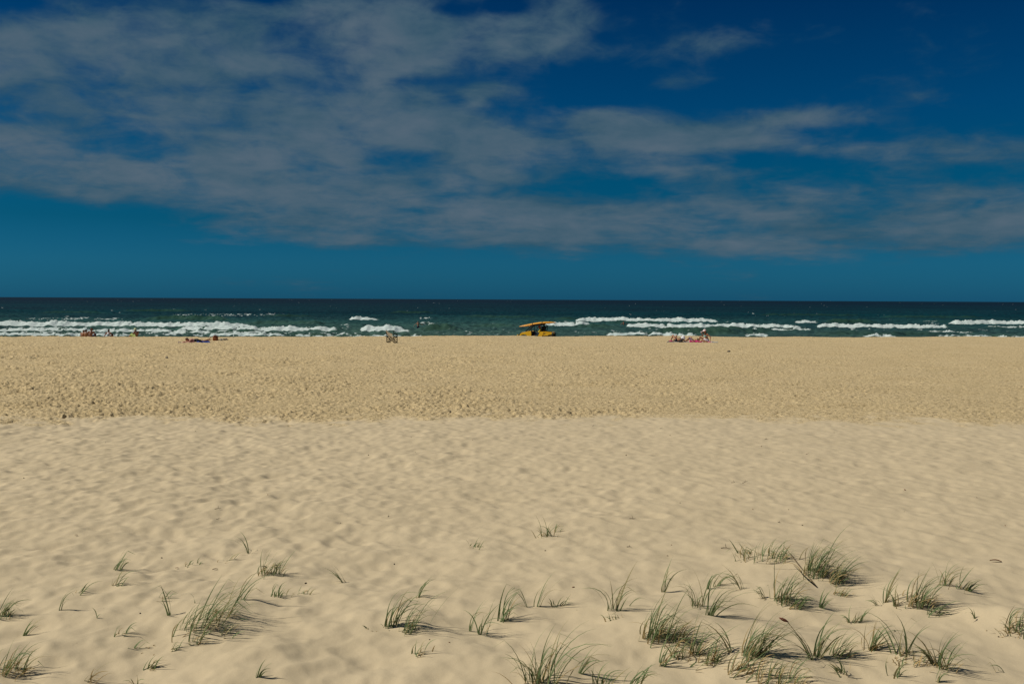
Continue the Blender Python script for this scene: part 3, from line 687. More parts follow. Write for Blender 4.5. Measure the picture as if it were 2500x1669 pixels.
# --- five people sitting just over the crest, on the left
YL = 78.6
g = 'people sitting on the slope above the water'
p, V, f, u_, r_ = person('bare-chested tanned man in dark sunglasses, tallest of the three people sitting close together', seat_at(222, YL), sit(
    head=(.04, .03, .745), neck=(.01, 0, .60), elL=(-.27, .0, .33), wrL=(-.20, .2, .24), elR=(.25, .12, .34), wrR=(.10, .33, .36), shL=(-.19, -.05, .555), shR=(.19, .03, .555)),
    M['skin_brown'], 1.02, face=R(85), clothes=[('swim_shorts', [('pelvis', 'belly', .132, .10), ('hipL', 'knL', .10, .07), ('hipR', 'knR', .10, .07)], M['navy_cloth'])], hair='short', group=g)
b = MB(); hd = V['head']
for k in (-1, 1): b.ball(hd+f*.092+r_*.032*k+u_*.014, (.012, .024, .016), 5, -R(85))
b.tube([hd+f*.1-r_*.05+u_*.018, hd+f*.104+u_*.018, hd+f*.1+r_*.05+u_*.018], .005, 6); b.build('sunglasses', M['dark'], p, True)
person('woman in a yellow string bikini, middle one of three people sitting close together', seat_at(209.5, YL), sit(
    elL=(-.27, -.04, .36), wrL=(-.40, .08, .20), elR=(.24, -.02, .32), wrR=(.22, -.1, .10), head=(.0, .05, .70)), M['skin_tan'], .93, face=R(20), female=True,
    clothes=[('bikini_top', [((-.11, -.02, .37), (0, -.145, .37), .012, .012), ((0, -.145, .37), (.11, -.02, .37), .012, .012), ((-.09, .05, .40), (.09, .05, .40), .055, .055)], M['yellow_cloth']),
             ('bikini_bottom', [('hipL', 'hipR', .113, .113)], M['yellow_cloth'])], hair='bun', group=g)
person('hunched tanned person with short hair, left end of three people sitting close together', seat_at(202.5, YL+.35), sit(
    head=(.02, .10, .69), neck=(0, .05, .57), elL=(-.25, .12, .30), wrL=(-.12, .35, .35)), M['skin_tan'], .90, face=R(30),
    clothes=[('swim_shorts', [('pelvis', 'belly', .132, .09), ('hipL', 'knL', .10, .07), ('hipR', 'knR', .10, .07)], M['red_cloth'])], hair='short', hairm=M['hair_brown'], group=g)
p, V, f, u_, r_ = person('person in a white tank top with blue print, leaning back on both arms', seat_at(265.5, YL), sit(
    head=(0, .0, .71), chest=(0, -.06, .43), neck=(0, -.05, .57), shL=(-.18, -.06, .53), shR=(.18, -.06, .53), elL=(-.29, -.12, .32), elR=(.29, -.12, .32), wrL=(-.37, -.2, .09), wrR=(.37, -.2, .09)),
    M['skin_brown'], .93, face=R(15), clothes=[('tank_top', [('pelvis', 'belly', .134, .115), ('belly', 'chest', .115, .13), ('chest', (-.09, -.06, .55), .125, .05), ('chest', (.09, -.06, .55), .125, .05)], M['white_cloth']),
     ('shirt_print', [((-.05, -.155, .30), (.05, -.155, .30), .035, .035), ((-.05, -.165, .37), (.05, -.165, .37), .03, .03)], mat('blue_print', (.05, .16, .26), .8)),
     ('shorts', [('hipL', 'knL', .10, .07), ('hipR', 'knR', .10, .07), ('hipL', 'hipR', .115, .115)], M['black_cloth'])], hair='short', group=g)
p, V, f, u_, r_ = person('man in pale green bucket hat and lime shorts, sitting hunched alone above the water', seat_at(333, YL+.2), sit(
    head=(-.10, .03, .71), neck=(-.03, .0, .58), chest=(.02, -.03, .44), shL=(-.14, -.10, .54), shR=(.13, .06, .54), elL=(-.25, -.05, .34), wrL=(-.40, .08, .30), elR=(.05, .2, .33), wrR=(-.2, .25, .3),
    hipL=(-.05, -.08, .115), hipR=(.03, .08, .115), knL=(-.44, -.08, .30), knR=(-.42, .15, .36), anL=(-.66, -.05, .07), anR=(-.64, .15, .07), toL=(-.84, -.05, .03), toR=(-.82, .15, .03)),
    M['skin_brown'], .98, face=R(-70), clothes=[('shorts', [('hipL', 'knL', .105, .075), ('hipR', 'knR', .105, .075), ('pelvis', 'belly', .134, .09)], M['lime_cloth'])], hair='short', group=g)
cap(p, V['head']+u_*.02, f, u_, r_, .98, M['hat_green'], bucket=True)

# --- towels
def towel(label, loc, L, W, rz, m, h=.025, seed=0, sx=1.0, name='towel', group=None, crumple=0.0):
    rg = np.random.default_rng(seed); nx, ny = 26, 16; bmv = MB(); vs = []
    for t in (0, 1):
        for j in range(ny+1):
            for i in range(nx+1):
                x = (i/nx-.5)*L; y = (j/ny-.5)*W; e = 1-max(abs(i/nx-.5), abs(j/ny-.5))**6*64*.02
                z = .012+h*(.5+.5*math.sin(x*9+seed)*math.cos(y*11+seed*2))+crumple*max(0, math.sin(x*13+seed)*math.sin(y*8+1)+.3)
                x2 = x+.03*math.sin(y*7+seed); y2 = y+.03*math.sin(x*6+seed)
                wx = loc[0]+x2*math.cos(rz)-y2*math.sin(rz); wy = loc[1]+x2*math.sin(rz)+y2*math.cos(rz)
                vs.append((x2, y2, Hs_fast(wx, wy)-loc[2]+(z+.012 if t == 0 else .0)))
    n = (nx+1)*(ny+1); fs = []
    for j in range(ny):
        for i in range(nx):
            a = j*(nx+1)+i; fs.append((a, a+1, a+nx+2, a+nx+1)); fs.append((n+a, n+a+nx+1, n+a+nx+2, n+a+1))
    for i in range(nx): fs.append((i, n+i, n+i+1, i+1)); a = ny*(nx+1)+i; fs.append((a, a+1, n+a+1, n+a))
    for j in range(ny): a = j*(nx+1); fs.append((a, a+nx+1, n+a+nx+1, n+a)); a += nx; fs.append((a, n+a, n+a+nx+1, a+nx+1))
    bmv.add(vs, fs); o = bmv.build(name, m, None, True); o.location = loc; o.rotation_euler = (0, 0, rz)
    tag(o, label, 'towel', group); return o
def Hs_fast(x, y): return Hs(x, y)
def stripes(name, cols, scale):
    m = mat(name, cols[0], .9, bump=.3); nt = m.node_tree; tcn = nt.nodes.new('ShaderNodeTexCoord'); w = nt.nodes.new('ShaderNodeTexWave'); w.inputs['Scale'].default_value = scale
    w.inputs['Distortion'].default_value = .3; nt.links.new(tcn.outputs['Object'], w.inputs[0]); r = nt.nodes.new('ShaderNodeValToRGB'); r.color_ramp.interpolation = 'CONSTANT'; e = r.color_ramp.elements
    e[0].color = (*cols[0], 1); e[1].position = .4; e[1].color = (*cols[1], 1)
    if len(cols) > 2: q = e.new(.75); q.color = (*cols[2], 1)
    nt.links.new(w.outputs[0], r.inputs[0]); nt.links.new(r.outputs[0], nt.nodes['Principled BSDF'].inputs['Base Color']); return m
# --- the person lying on the left
Y6 = 67.0
h6 = seat_at(452, Y6); rz6 = R(24)
lie = dict(pelvis=(.78, 0, .15), belly=(.60, 0, .14), chest=(.40, 0, .17), neck=(.24, -.02, .20), head=(.10, -.04, .22), shL=(.30, .18, .16), shR=(.30, -.18, .14),
    elL=(.10, .30, .06), elR=(.16, -.34, .07), wrL=(-.06, .12, .07), wrR=(-.02, -.18, .07), hipL=(.80, .09, .13), hipR=(.80, -.09, .13),
    knL=(1.22, .10, .09), knR=(1.22, -.08, .09), anL=(1.58, .12, .22), anR=(1.56, -.05, .14), toL=(1.70, .14, .34), toR=(1.72, -.05, .22))
towel('pink towel under the chest of the person lying on the left part of the beach', h6+Vector((.22, -.12, 0)), .75, .62, rz6, mat('dusty_pink', (.55, .25, .24), .9), seed=1)
towel('blue towel under the legs of the person lying on the left part of the beach', h6+Vector((1.12, .22, 0)), .85, .62, rz6, mat('royal_blue', (.015, .05, .28), .9), seed=2)
person('brown-haired person lying face down in a peach top and black shorts with one foot raised', h6, lie, M['skin_tan'], .98, face=R(-100), rz=rz6, female=True,
    clothes=[('top', [('belly', 'chest', .112, .13), ('shL', 'shR', .066, .066), ('chest', 'neck', .12, .07)], M['peach_cloth']), ('shorts', [('pelvis', 'belly', .137, .118), ('hipL', 'hipR', .116, .116), ('hipL', (1.0, .1, .12), .10, .085), ('hipR', (1.0, -.08, .12), .10, .085)], M['black_cloth'])],
    hair='long', hairm=M['hair_brown'], tilt=R(-25))
towel('small striped mauve cloth beside the head of the lying brown-haired person', seat_at(444, Y6-.1)+Vector((-.1, 0, 0)), .32, .2, R(10), stripes('mauve_stripe', [(.35, .26, .38), (.08, .05, .12)], 9), seed=3, name='cloth')
# brown backpack and what lies beside it
Lb = ground(526, 831.5); bp = empty('backpack', Lb, 'upright rust-brown backpack standing alone on the sand', 'backpack', R(20))
mb_ = mat('rust_leather', (.34, .10, .025), .6, var=.2, bump=.3); mdk = mat('dark_leather', (.10, .035, .02), .7)
b = MB(); b.prism([(-.17, .0), (.17, .0), (.18, .10), (.165, .28), (.12, .35), (-.10, .36), (-.16, .29), (-.185, .10)], -.10, .10, .10); b.build('pack_body', mb_, bp, True, .02)
b = MB(); b.prism([(-.12, .03), (.12, .03), (.125, .16), (.09, .20), (-.09, .20), (-.125, .16)], -.155, -.10, .12); b.build('pocket', mb_, bp, True, .01)
b = MB(); b.prism([(-.13, .27), (.14, .27), (.13, .345), (.09, .372), (-.08, .378), (-.12, .35)], -.125, .11, .05); b.build('flap', mdk, bp, True, .008)
for k in (-1, 1):
    b = MB(); b.tube([(.09*k, .10, .33), (.11*k, .19, .26), (.12*k, .19, .12), (.10*k, .11, .03)], .018, 8); b.build('strap', mdk, bp, True)
b = MB(); b.tube([(-.04, .02, .36), (-.03, .02, .41), (.03, .02, .41), (.04, .02, .36)], .01, 8); b.build('handle', mdk, bp, True)
def sandal(label, loc, rz, flip=0.0):
    t = empty('sandal', loc, label, 'sandal', rz, 'dark sandals beside the backpack'); t.rotation_euler = (flip, 0, rz)
    b = MB(); n = 16; vs = []
    for z in (0, .03):
        for k in range(n):
            a = k*6.28319/n; vs.append((.14*math.cos(a), (.05+.008*math.cos(a))*math.sin(a), z+(.012 if math.cos(a) < -.5 else 0)*(z > 0)))
    b.add(vs, [tuple(range(n))[::-1], tuple(range(n, 2*n))]+[(k, (k+1) % n, n+(k+1) % n, n+k) for k in range(n)]); b.build('sole', M['dark'], t, False)
    b = MB(); b.tube([(.09, 0, .03), (.05, .03, .075), (-.01, .05, .03)], .012, 8); b.tube([(.09, 0, .03), (.05, -.03, .075), (-.01, -.05, .03)], .012, 8); b.build('thong', mat('sandal_strap', (.05, .03, .03), .7), t, True)
sandal('dark sandal lying flat close beside the brown backpack', ground(537.5, 830.5)+Vector((0, 0, .02)), R(15))
sandal('dark sandal tipped on its side, nearer of two to the black cloth', ground(541, 831)+Vector((0, 0, .05)), R(-30), R(50))
def heap(label, name, cat, loc, L, W, hgt, m, seed, rz=0, parent=None):
    b = MB(); nx, ny = 22, 14; vs = []
    rg = random.Random(seed); ph = [rg.uniform(0, 6) for _ in range(6)]
    for j in range(ny+1):
        for i in range(nx+1):
            x = i/nx*2-1; y = j/ny*2-1; e = max(0, 1-x*x)*max(0, 1-y*y)
            z = e**.5*hgt*(.55+.3*math.sin(x*5+ph[0])*math.cos(y*4+ph[1])+.2*math.sin(x*9+y*7+ph[2]))
            vs.append((x*L/2*(1+.1*math.sin(y*4+ph[3])), y*W/2*(1+.15*math.sin(x*5+ph[4])), z-.01))
    n = len(vs); vs += [(q[0], q[1], -.03) for q in vs]
    fs = []
    for j in range(ny):
        for i in range(nx): a = j*(nx+1)+i; fs += [(a, a+1, a+nx+2, a+nx+1), (n+a, n+a+nx+1, n+a+nx+2, n+a+1)]
    b.add(vs, fs); o = b.build(name, m, parent, True); o.location = loc; o.rotation_euler = (0, 0, rz)
    if not parent: tag(o, label, cat)
    return o
heap('small heap of black clothing at the right of the backpack and sandals', 'clothing_heap', 'clothes', ground(549.5, 829.5), .42, .25, .13, M['black_cloth'], 3)
heap('pale cream cloth lying between the sandals and the black clothing', 'cloth', 'cloth', ground(544.5, 828.5), .25, .22, .07, mat('cream_cloth', (.6, .55, .38), .9), 5)

# --- the group on the right
YR = 70.6
def wpt(px, py, Y, root): return tuple(onray(px, py, Y)-root)
ra = seat_at(1650, YR)
towel('grey striped towel under the sunbather in the white hat', ra+Vector((.15, -.05, 0)), 1.5, .7, R(-18), stripes('grey_stripe', [(.30, .31, .38), (.10, .11, .18)], 3), seed=4)
p, V, f, u_, r_ = person('sunbather in black swimwear and a white hat lying on her back with both knees raised', ra, dict(
    pelvis=(.05, 0, .13), belly=(.18, -.05, .14), chest=(.32, -.12, .19), neck=(.42, -.20, .24), head=(.47, -.26, .32), shL=(.46, -.02, .22), shR=(.26, -.30, .20),
    elL=(.66, -.05, .06), elR=(.12, -.36, .16), wrL=(.52, .12, .36), wrR=(.10, -.10, .27), hipL=(.02, .08, .13), hipR=(.0, -.09, .13), knL=(.10, .32, .46), knR=(-.16, .20, .48),
    anL=(-.08, .52, .07), anR=(-.30, .40, .07), toL=(-.16, .66, .03), toR=(-.42, .50, .03)), M['skin_tan'], 1.0, face=R(-60), female=True, tilt=R(30),
    clothes=[('swim_bottom', [('hipL', 'hipR', .113, .113), ('pelvis', 'hipR', .133, .11)], M['black_cloth']), ('swim_top', [((.24, -.02, .24), (.38, -.20, .28), .07, .07)], M['black_cloth'])], hair='short')
cap(p, V['head'], f, u_, r_, 1.12, M['white_cloth'], bucket=True)
heap('', 'hat_crown_scarf', '', (.47, -.33, .30), .26, .2, .12, M['white_cloth'], 8, R(20), p)
hb = seat_at(1663, YR-.55)
bag = empty('beach_bag', hb, 'slumped black bag lying under the head of the sunbather in the white hat', 'bag', R(5))
heap('', 'bag_body', '', (0, 0, 0), .34, .26, .24, M['black_cloth'], 11, 0, bag)
b = MB(); b.tube([(-.1, -.03, .12), (-.06, -.12, .2), (.06, -.12, .2), (.1, -.03, .12)], .012, 8); b.build('handle', M['dark'], bag, True)
def bottle(label, loc, m, mc, rz, s=1.0):
    t = empty('bottle', loc, label, 'bottle', rz); b = MB(); b.tube([(-.12*s, 0, .04*s), (-.10*s, 0, .04*s), (.05*s, 0, .04*s), (.08*s, 0, .04*s)], [.034*s, .04*s, .04*s, .02*s], 12); b.build('bottle_body', m, t, True)
    b = MB(); b.tube([(.08*s, 0, .04*s), (.12*s, 0, .04*s)], .022*s, 10); b.build('bottle_cap', mc, t, True)
bottle('crimson drink bottle lying at the feet of the sunbather in the white hat', seat_at(1637.5, YR-.3)+Vector((0, 0, .03)), mat('crimson_plastic', (.45, .03, .13), .4), M['dark'], R(160), 1.2)
b_ = sandal  # olive ball-like fruit/hat at the far left of the group
heap('small olive cloth bundle at the far left end of the sunbathers', 'cloth_bundle', 'bundle', seat_at(1634, YR), .17, .16, .12, mat('olive_cloth', (.16, .12, .03), .9), 6)
rb = seat_at(1690, YR+.1)
towel('white towel between the two reclining sunbathers', rb+Vector((-.28, -.25, 0)), .75, .5, R(-6), M['white_cloth'], seed=6)
person('dark-haired sunbather lying on a pink towel with knees bent to the left', rb, dict(
    pelvis=(.05, .0, .12), belly=(.16, -.04, .12), chest=(.26, -.10, .13), neck=(.31, -.16, .15), head=(.36, -.22, .18), shL=(.38, -.02, .14), shR=(.18, -.24, .13),
    elL=(.44, .22, .06), elR=(.0, -.30, .10), wrL=(.25, .30, .05), wrR=(-.06, -.12, .17), hipL=(.02, .08, .12), hipR=(.0, -.08, .12), knL=(-.02, .34, .36), knR=(-.20, .12, .33),
    anL=(-.30, .50, .07), anR=(-.48, .16, .07), toL=(-.42, .60, .03), toR=(-.60, .22, .03)), M['skin_tan'], .95, face=R(-60), tilt=R(35),
    clothes=[('swim_shorts', [('pelvis', 'hipL', .125, .11), ('pelvis', 'hipR', .125, .11), ('hipR', 'knR', .1, .06)], mat('dusky_cloth', (.10, .08, .13), .9))], hair='short', hairm=M['hair_dark'])
towel('bright pink towel bunched in front of the dark-haired sunbather', seat_at(1698, YR-.75), .85, .42, R(-4), mat('magenta_towel', (.52, .008, .16), .9, var=.3, scale=5), h=.06, seed=7, crumple=.07)
rc = seat_at(1724, YR-.5)
towel('pale pink towel under the seated woman in the pink cap', rc+Vector((-.12, -.10, 0)), 1.0, .62, R(0), mat('blush_towel', (.66, .40, .42), .9), seed=8)
p, V, f, u_, r_ = person('woman in teal bikini top, white shorts and pale pink cap sitting on a towel', rc, dict(
    pelvis=(.10, .03, .14), belly=(.06, .03, .29), chest=(-.02, .01, .46), neck=(-.05, 0, .61), head=(-.10, -.02, .77), shL=(.02, .17, .56), shR=(.06, -.15, .56),
    elL=(-.22, .20, .42), elR=(.26, -.24, .38), wrL=(-.27, .05, .62), wrR=(.22, -.30, .08), hipL=(.06, .11, .13), hipR=(.06, -.08, .13), knL=(-.38, .16, .36), knR=(-.36, -.28, .14),
    anL=(-.42, .30, .07), anR=(-.02, -.42, .08), toL=(-.60, .28, .03), toR=(.16, -.44, .04)), M['skin_tan'], 1.03, face=R(-105), female=True,
    clothes=[('bikini_top', [((-.11, .08, .43), (-.08, -.10, .43), .062, .066), ((-.08, -.10, .43), (.06, -.13, .42), .03, .016), ((-.09, -.08, .46), (-.04, -.03, .60), .02, .010)], M['teal_print']),
             ('shorts', [('pelvis', 'hipL', .138, .118), ('pelvis', 'hipR', .138, .118), ('hipR', (-.08, -.14, .14), .115, .10), ('hipL', (-.10, .13, .20), .11, .095)], M['white_cloth'])], hair='tail')
cap(p, V['head'], f, u_, r_, 1.08, M['pink_cap'])
b = MB(); b.tube([V['wrL']+Vector((-.05, 0, .02)), V['wrL']+Vector((-.05, 0, .13))], [.03, .038], 12)
cu = b.build('cup', M['white_cloth'], None, True); cu.location = rc; tag(cu, 'small white cup in the raised hand of the woman in the pink cap', 'cup')
towel('blue and white patterned towel lying to the right of the seated woman', seat_at(1741, YR-.7), .62, .34, R(-8), stripes('blue_white', [(.50, .55, .60), (.04, .10, .24), (.2, .33, .4)], 6), h=.04, seed=9)
heap('crimson cloth beside the propping hand of the seated woman', 'cloth', 'cloth', seat_at(1732.5, YR-1.0), .22, .2, .10, mat('rose_cloth', (.45, .10, .18), .9), 9)

# --- bathers in the water
def bather(label, px, Y, z, skin, s, dip):
    J = dict(pelvis=(0, 0, .95), belly=(0, 0, 1.10), chest=(0, 0, 1.28), neck=(0, 0, 1.44), head=(0, .01, 1.57), shL=(-.19, 0, 1.38), shR=(.19, 0, 1.38), elL=(-.38, -.05, 1.22), elR=(.40, .05, 1.26),
        wrL=(-.52, -.12, 1.10), wrR=(.58, 0, 1.20), hipL=(-.09, 0, .92), hipR=(.09, 0, .92), knL=(-.11, -.04, .50), knR=(.11, .04, .50), anL=(-.11, 0, .08), anR=(.11, .05, .08), toL=(-.12, -.16, .03), toR=(.12, -.12, .03))
    x = (px-CX)/F*Y
    person(label, Vector((x, Y, SEA_Z-dip)), J, skin, s, face=R(180), clothes=[('swim_shorts', [('pelvis', 'hipL', .125, .11), ('pelvis', 'hipR', .125, .11), ('hipL', (-.1, 0, .62), .1, .085), ('hipR', (.1, 0, .62), .1, .085)], M['navy_cloth'])], hair='short', group='bathers in the surf')
bather('bather with arms spread in the surf behind the folding chair', 1020.5, seaY(1020, 803), 0, M['skin_tan'], 1.0, .55)
bather('bather deep in the water between the two long breakers to the right of the buggy', 1522.5, seaY(1522, 792.5), 0, M['skin_brown'], 1.0, 1.05)

# ------------------------------------------------------------------ folding director's chair
lc = ground(957, 835.8); ch = empty('folding_chair', lc, "black-framed director's chair with a slipped beige canvas back, standing alone on the sand", 'chair', R(-20))
mfr = mat('black_frame', (.010, .008, .007), .85, spec=.15); mcv = mat('beige_canvas', (.74, .64, .48), .9, var=.12, bump=.3, trans=.45); mse = mat('seat_canvas', (.30, .25, .14), .9)
Wd, Dp = .54, .46
def bar(nm, a, b_, r=.016, m=mfr): q = MB(); q.tube([a, b_], r*1.55, 8); return q.build(nm, m, ch, True)
for sx in (-1, 1):
    x = sx*Wd/2
    bar('rear_post', (x, -Dp/2, 0), (x-.01*sx, -Dp/2-.03, .60 if sx < 0 else .80), .017)
    bar('front_post', (x, Dp/2, 0), (x, Dp/2, .56), .018)
    bar('armrest', (x, -Dp/2-.02, .57), (x, Dp/2+.02, .57), .018); bar('side_rail', (x, -Dp/2, .38), (x, Dp/2, .38), .015); bar('side_rail', (x, -Dp/2, .20), (x, Dp/2, .20), .012)
    bar('foot_rail', (x, -Dp/2-.03, .015), (x, Dp/2+.03, .015), .017)
for y in (-Dp/2+.03, Dp/2-.03):
    bar('cross_leg', (-Wd/2, y, .02), (Wd/2, y+.012, .37), .014); bar('cross_leg', (Wd/2, y-.012, .02), (-Wd/2, y-.022, .37), .014)
    bar('cross_leg', (-Wd/2, y+.03, .37), (0, y+.03, .20), .010)
b = MB(); nx = 10; vs = []
for j in range(9):
    for i in range(nx+1):
        x = -Wd/2+Wd*i/nx; y = -Dp/2+Dp*j/8; vs.append((x, y, .385-.03*math.sin(math.pi*i/nx)))
n = len(vs); vs += [(a, c, d-.008) for a, c, d in vs]; fs = []
for j in range(8):
    for i in range(nx): a = j*(nx+1)+i; fs += [(a, a+1, a+nx+2, a+nx+1), (n+a, n+a+nx+1, n+a+nx+2, n+a+1)]
b.add(vs, fs); b.build('seat', mse, ch, True)
b = MB(); vs = []; nx, ny = 12, 8
for j in range(ny+1):
    for i in range(nx+1):
        s_ = i/nx; t = j/ny; top = .86*(1-s_)+.62*s_-.08*math.sin(math.pi*s_); bot = .60*(1-s_)**3+.36*(1-(1-s_)**3)
        if s_ < .12: bot = min(bot+.04, top-.05)
        vs.append((-Wd/2-.03+(Wd-.08)*s_, -Dp/2-.045+.03*math.sin(6*t+4*s_), bot+(top-bot)*t))
n = len(vs); vs += [(a, c+.008, d) for a, c, d in vs]; fs = []
for j in range(ny):
    for i in range(nx): a = j*(nx+1)+i; fs += [(a, a+1, a+nx+2, a+nx+1), (n+a, n+a+nx+1, n+a+nx+2, n+a+1)]
b.add(vs, fs); b.build('canvas_back', mcv, ch, True)
bar('back_slat', (-Wd/2-.02, -Dp/2-.03, .585), (-Wd/2-.045, -Dp/2-.03, .83), .012)

# ------------------------------------------------------------------ lifeguard buggy
YB_ = 86.8; SCB = YB_/F
bg_ = seat_at(1309, YB_); bg_.z = onray(1309, 819.8, YB_).z-.64
buggy = empty('beach_buggy', bg_, 'yellow open-sided lifeguard buggy behind the sand crest, carrying a board on its roof', 'buggy', R(-13))
my = mat('yellow_paint', (.95, .56, .010), .35, coat=.4, var=.05); mbk = mat('black_plastic', (.012, .013, .014), .8, spec=.2); mrb = mat('tyre_rubber', (.018, .018, .019), .85, bump=.4); mst = mat('steel_rim', (.32, .33, .34), .35, metal=.8)
mgl = mat('headlight_glass', (.7, .7, .66), .15); mfl = mat('hood_highlight', (.75, .72, .62), .35); mred = mat('tail_lamp_red', (.35, .01, .01), .3)
def P(px, py): return ((px-1309)*SCB, .64+(819.8-py)*SCB)
# wheels
for sx in (-1.08, 1.02):
    for sy in (-1, 1):
        w = MB(); w.lathe_y([(.13, -.10), (.25, -.115), (.30, -.09), (.315, 0), (.30, .09), (.25, .115), (.13, .10)], (0, 0, 0), 24)
        for k in range(24):
            a = k*6.28319/24; w.box((.312*math.cos(a), 0, .312*math.sin(a)), (.03, .19, .028), ry=-a)
        o = w.build('wheel', mrb, buggy); o.location = (sx, sy*.58, .32)
        r = MB(); r.lathe_y([(.001, -.05), (.05, -.06), (.06, -.04), (.12, -.05), (.135, -.10), (.135, .10), (.001, .06)], (0, 0, 0), 20)
        for k in range(5): a = k*1.2566; r.box((.085*math.cos(a), -.055, .085*math.sin(a)), (.08, .02, .03), ry=-a)
        r.build('rim', mst, o)
# floor pan and bumpers
b = MB(); b.prism([(-1.2, .34), (1.35, .34), (1.35, .46), (-1.2, .46)], -.52, .52); b.build('floor_pan', mbk, buggy, bevel=.01)
b = MB(); b.tube([(-1.58, -.40, .42), (-1.60, -.30, .72), (-1.60, .30, .72), (-1.58, .40, .42)], .03, 10); b.tube([(-1.2, -.3, .45), (-1.6, -.3, .5)], .025, 8); b.tube([(-1.2, .3, .45), (-1.6, .3, .5)], .025, 8); b.build('front_bumper', my, buggy, True)
# front bodywork: hood with a wheel arch cut in the side
front = [P(1300.5, 808.2), P(1300.8, 819), P(1299, 824), P(1294, 825), P(1292, 820.5), P(1289, 817.4), P(1285, 816.0), P(1280, 816.0), P(1276, 817.5), P(1273.5, 819.5), P(1271.5, 818.5), P(1273, 814.5), P(1278, 811.0), P(1285, 809.8), P(1290, 808.6), P(1296, 807.8)]
b = MB(); b.prism(front, -.68, -.46, .02); b.build('fender', my, buggy, bevel=.012)
b = MB(); b.prism(front, .46, .68, .02); b.build('fender', my, buggy, bevel=.012)
hood = [P(1300, 808.8), P(1300, 822), P(1291, 822), P(1287, 815.0), P(1276, 814.6), P(1272, 817), P(1275, 812.6), P(1284, 809.4), P(1296, 807.6)]
b = MB(); b.prism(hood, -.45, .45, .03); hd_ = b.build('hood', my, buggy, bevel=.02)
b = MB(); b.prism([P(1286.5, 809.0), P(1278.5, 810.6), P(1278.5, 811.4), P(1286.5, 810.0)], -.665, -.30); b.build('hood_highlight_strip', mfl, buggy, bevel=.004)  # pale strip on the hood top, its bright highlight put into the colour
for sy in (-1, 1):
    b = MB(); b.ball((P(1272.3, 816)[0], sy*.42, P(0, 816)[1]), (.05, .08, .06), 8); b.build('headlight', mgl, buggy, True)
b = MB(); b.prism([P(1270.8, 815.2), P(1273.8, 812.0), P(1275.2, 812.6), P(1272.2, 819.0), P(1269.8, 819.6)], -.66, .66, .02); b.build('grille', mbk, buggy, bevel=.006)
# dashboard, wheel, seats
b = MB(); b.prism([P(1300.6, 808.6), P(1304.5, 810.5), P(1304, 816), P(1301, 822), P(1300.6, 822)], -.60, .60, .02); b.build('dashboard', mbk, buggy, bevel=.01)
b = MB(); c0 = Vector((P(1306.3, 0)[0], -.28, P(0, 809.5)[1])); ring = [c0+Vector((.5*math.sin(a)*.17*.9, math.cos(a)*.17, math.sin(a)*.17*.85)) for a in [k*6.28319/18 for k in range(19)]]
b.tube(ring, .014, 8); b.tube([c0, c0+Vector((-.22, 0, -.14))], .018, 8); b.tube([c0+Vector((0, -.16, 0)), c0+Vector((0, .16, 0))], .012, 6); b.build('steering_wheel', mbk, buggy, True)
for sy in (-1, 1):
    t = MB(); t.prism([(.10, .56), (.60, .60), (.62, .72), (.12, .70)], sy*.28-.22, sy*.28+.22, .05); sobj = t.build('seat', mbk, buggy, bevel=.03)
    t = MB(); t.prism([(.50, .66), (.64, .66), (.80, 1.18), (.70, 1.22)], sy*.28-.21, sy*.28+.21, .05); t.build('backrest', mbk, sobj, bevel=.03)
    t = MB(); t.prism([(.70, 1.24), (.80, 1.22), (.84, 1.40), (.75, 1.42)], sy*.28-.13, sy*.28+.13, .05); t.build('headrest', mbk, sobj, bevel=.02)
t = MB(); t.box((P(1327, 0)[0], -.1, 1.28), (.22, .55, .40)); t.build('first_aid_box', mbk, buggy, bevel=.03)
# sill, rear side panels, cargo bed
sill = [P(1299, 821), P(1321, 821), P(1321, 826), P(1299, 826)]
for a_, c_ in ((-.66, -.54), (.54, .66)): b = MB(); b.prism(sill, a_, c_); b.build('sill', mbk, buggy, bevel=.01)
side = [P(1316.0, 822.5), P(1322.6, 808.9), P(1332.0, 808.4), P(1330.5, 812.5), P(1328.0, 819.0), P(1326.5, 823.5)]
for a_, c_ in ((-.70, -.50), (.50, .70)): b = MB(); b.prism(side, a_, c_, .02); b.build('side_panel', my, buggy, bevel=.015)
bed = [P(1331.0, 808.2), P(1351.2, 809.6), P(1351.8, 810.6), P(1350.4, 815.2), P(1343.8, 815.8), P(1341, 818.0), P(1329.0, 818.6), P(1329.2, 814)]
b = MB(); b.prism(bed, -.68, -.62, .01); b.build('bed_side', my, buggy, bevel=.012)
b = MB(); b.prism(bed, .62, .68, .01); b.build('bed_side', my, buggy, bevel=.012)
b = MB(); b.box((P(1350.8, 0)[0], 0, P(0, 812.4)[1]), (.05, 1.24, .20)); b.build('tailgate', my, buggy, bevel=.012)
b = MB(); b.box((P(1331.2, 0)[0], 0, P(0, 812.4)[1]), (.04, 1.24, .26)); b.build('bed_front', my, buggy, bevel=.01)
b = MB(); b.box((P(1341, 0)[0], 0, P(0, 816)[1]), (.74, 1.24, .04)); b.build('bed_floor', mbk, buggy)
b = MB(); b.prism([P(1342, 810.9), P(1350.2, 811.4), P(1350.2, 812.0), P(1333.5, 811.3), P(1333.5, 810.7)], -.692, -.6805); b.build('rib', my, buggy, bevel=.003)
rf = [P(1333, 818.4), P(1341.5, 818.2), P(1344.5, 816.2), P(1351.5, 815.6), P(1354.2, 812), P(1354.4, 823), P(1352, 824), P(1350, 820.5), P(1346, 818.8), P(1341, 819.4), P(1337, 822.5), P(1333, 823)]
for a_, c_ in ((-.67, -.46), (.46, .67)): b = MB(); b.prism(rf, a_, c_); b.build('rear_fender', mbk, buggy, bevel=.01)
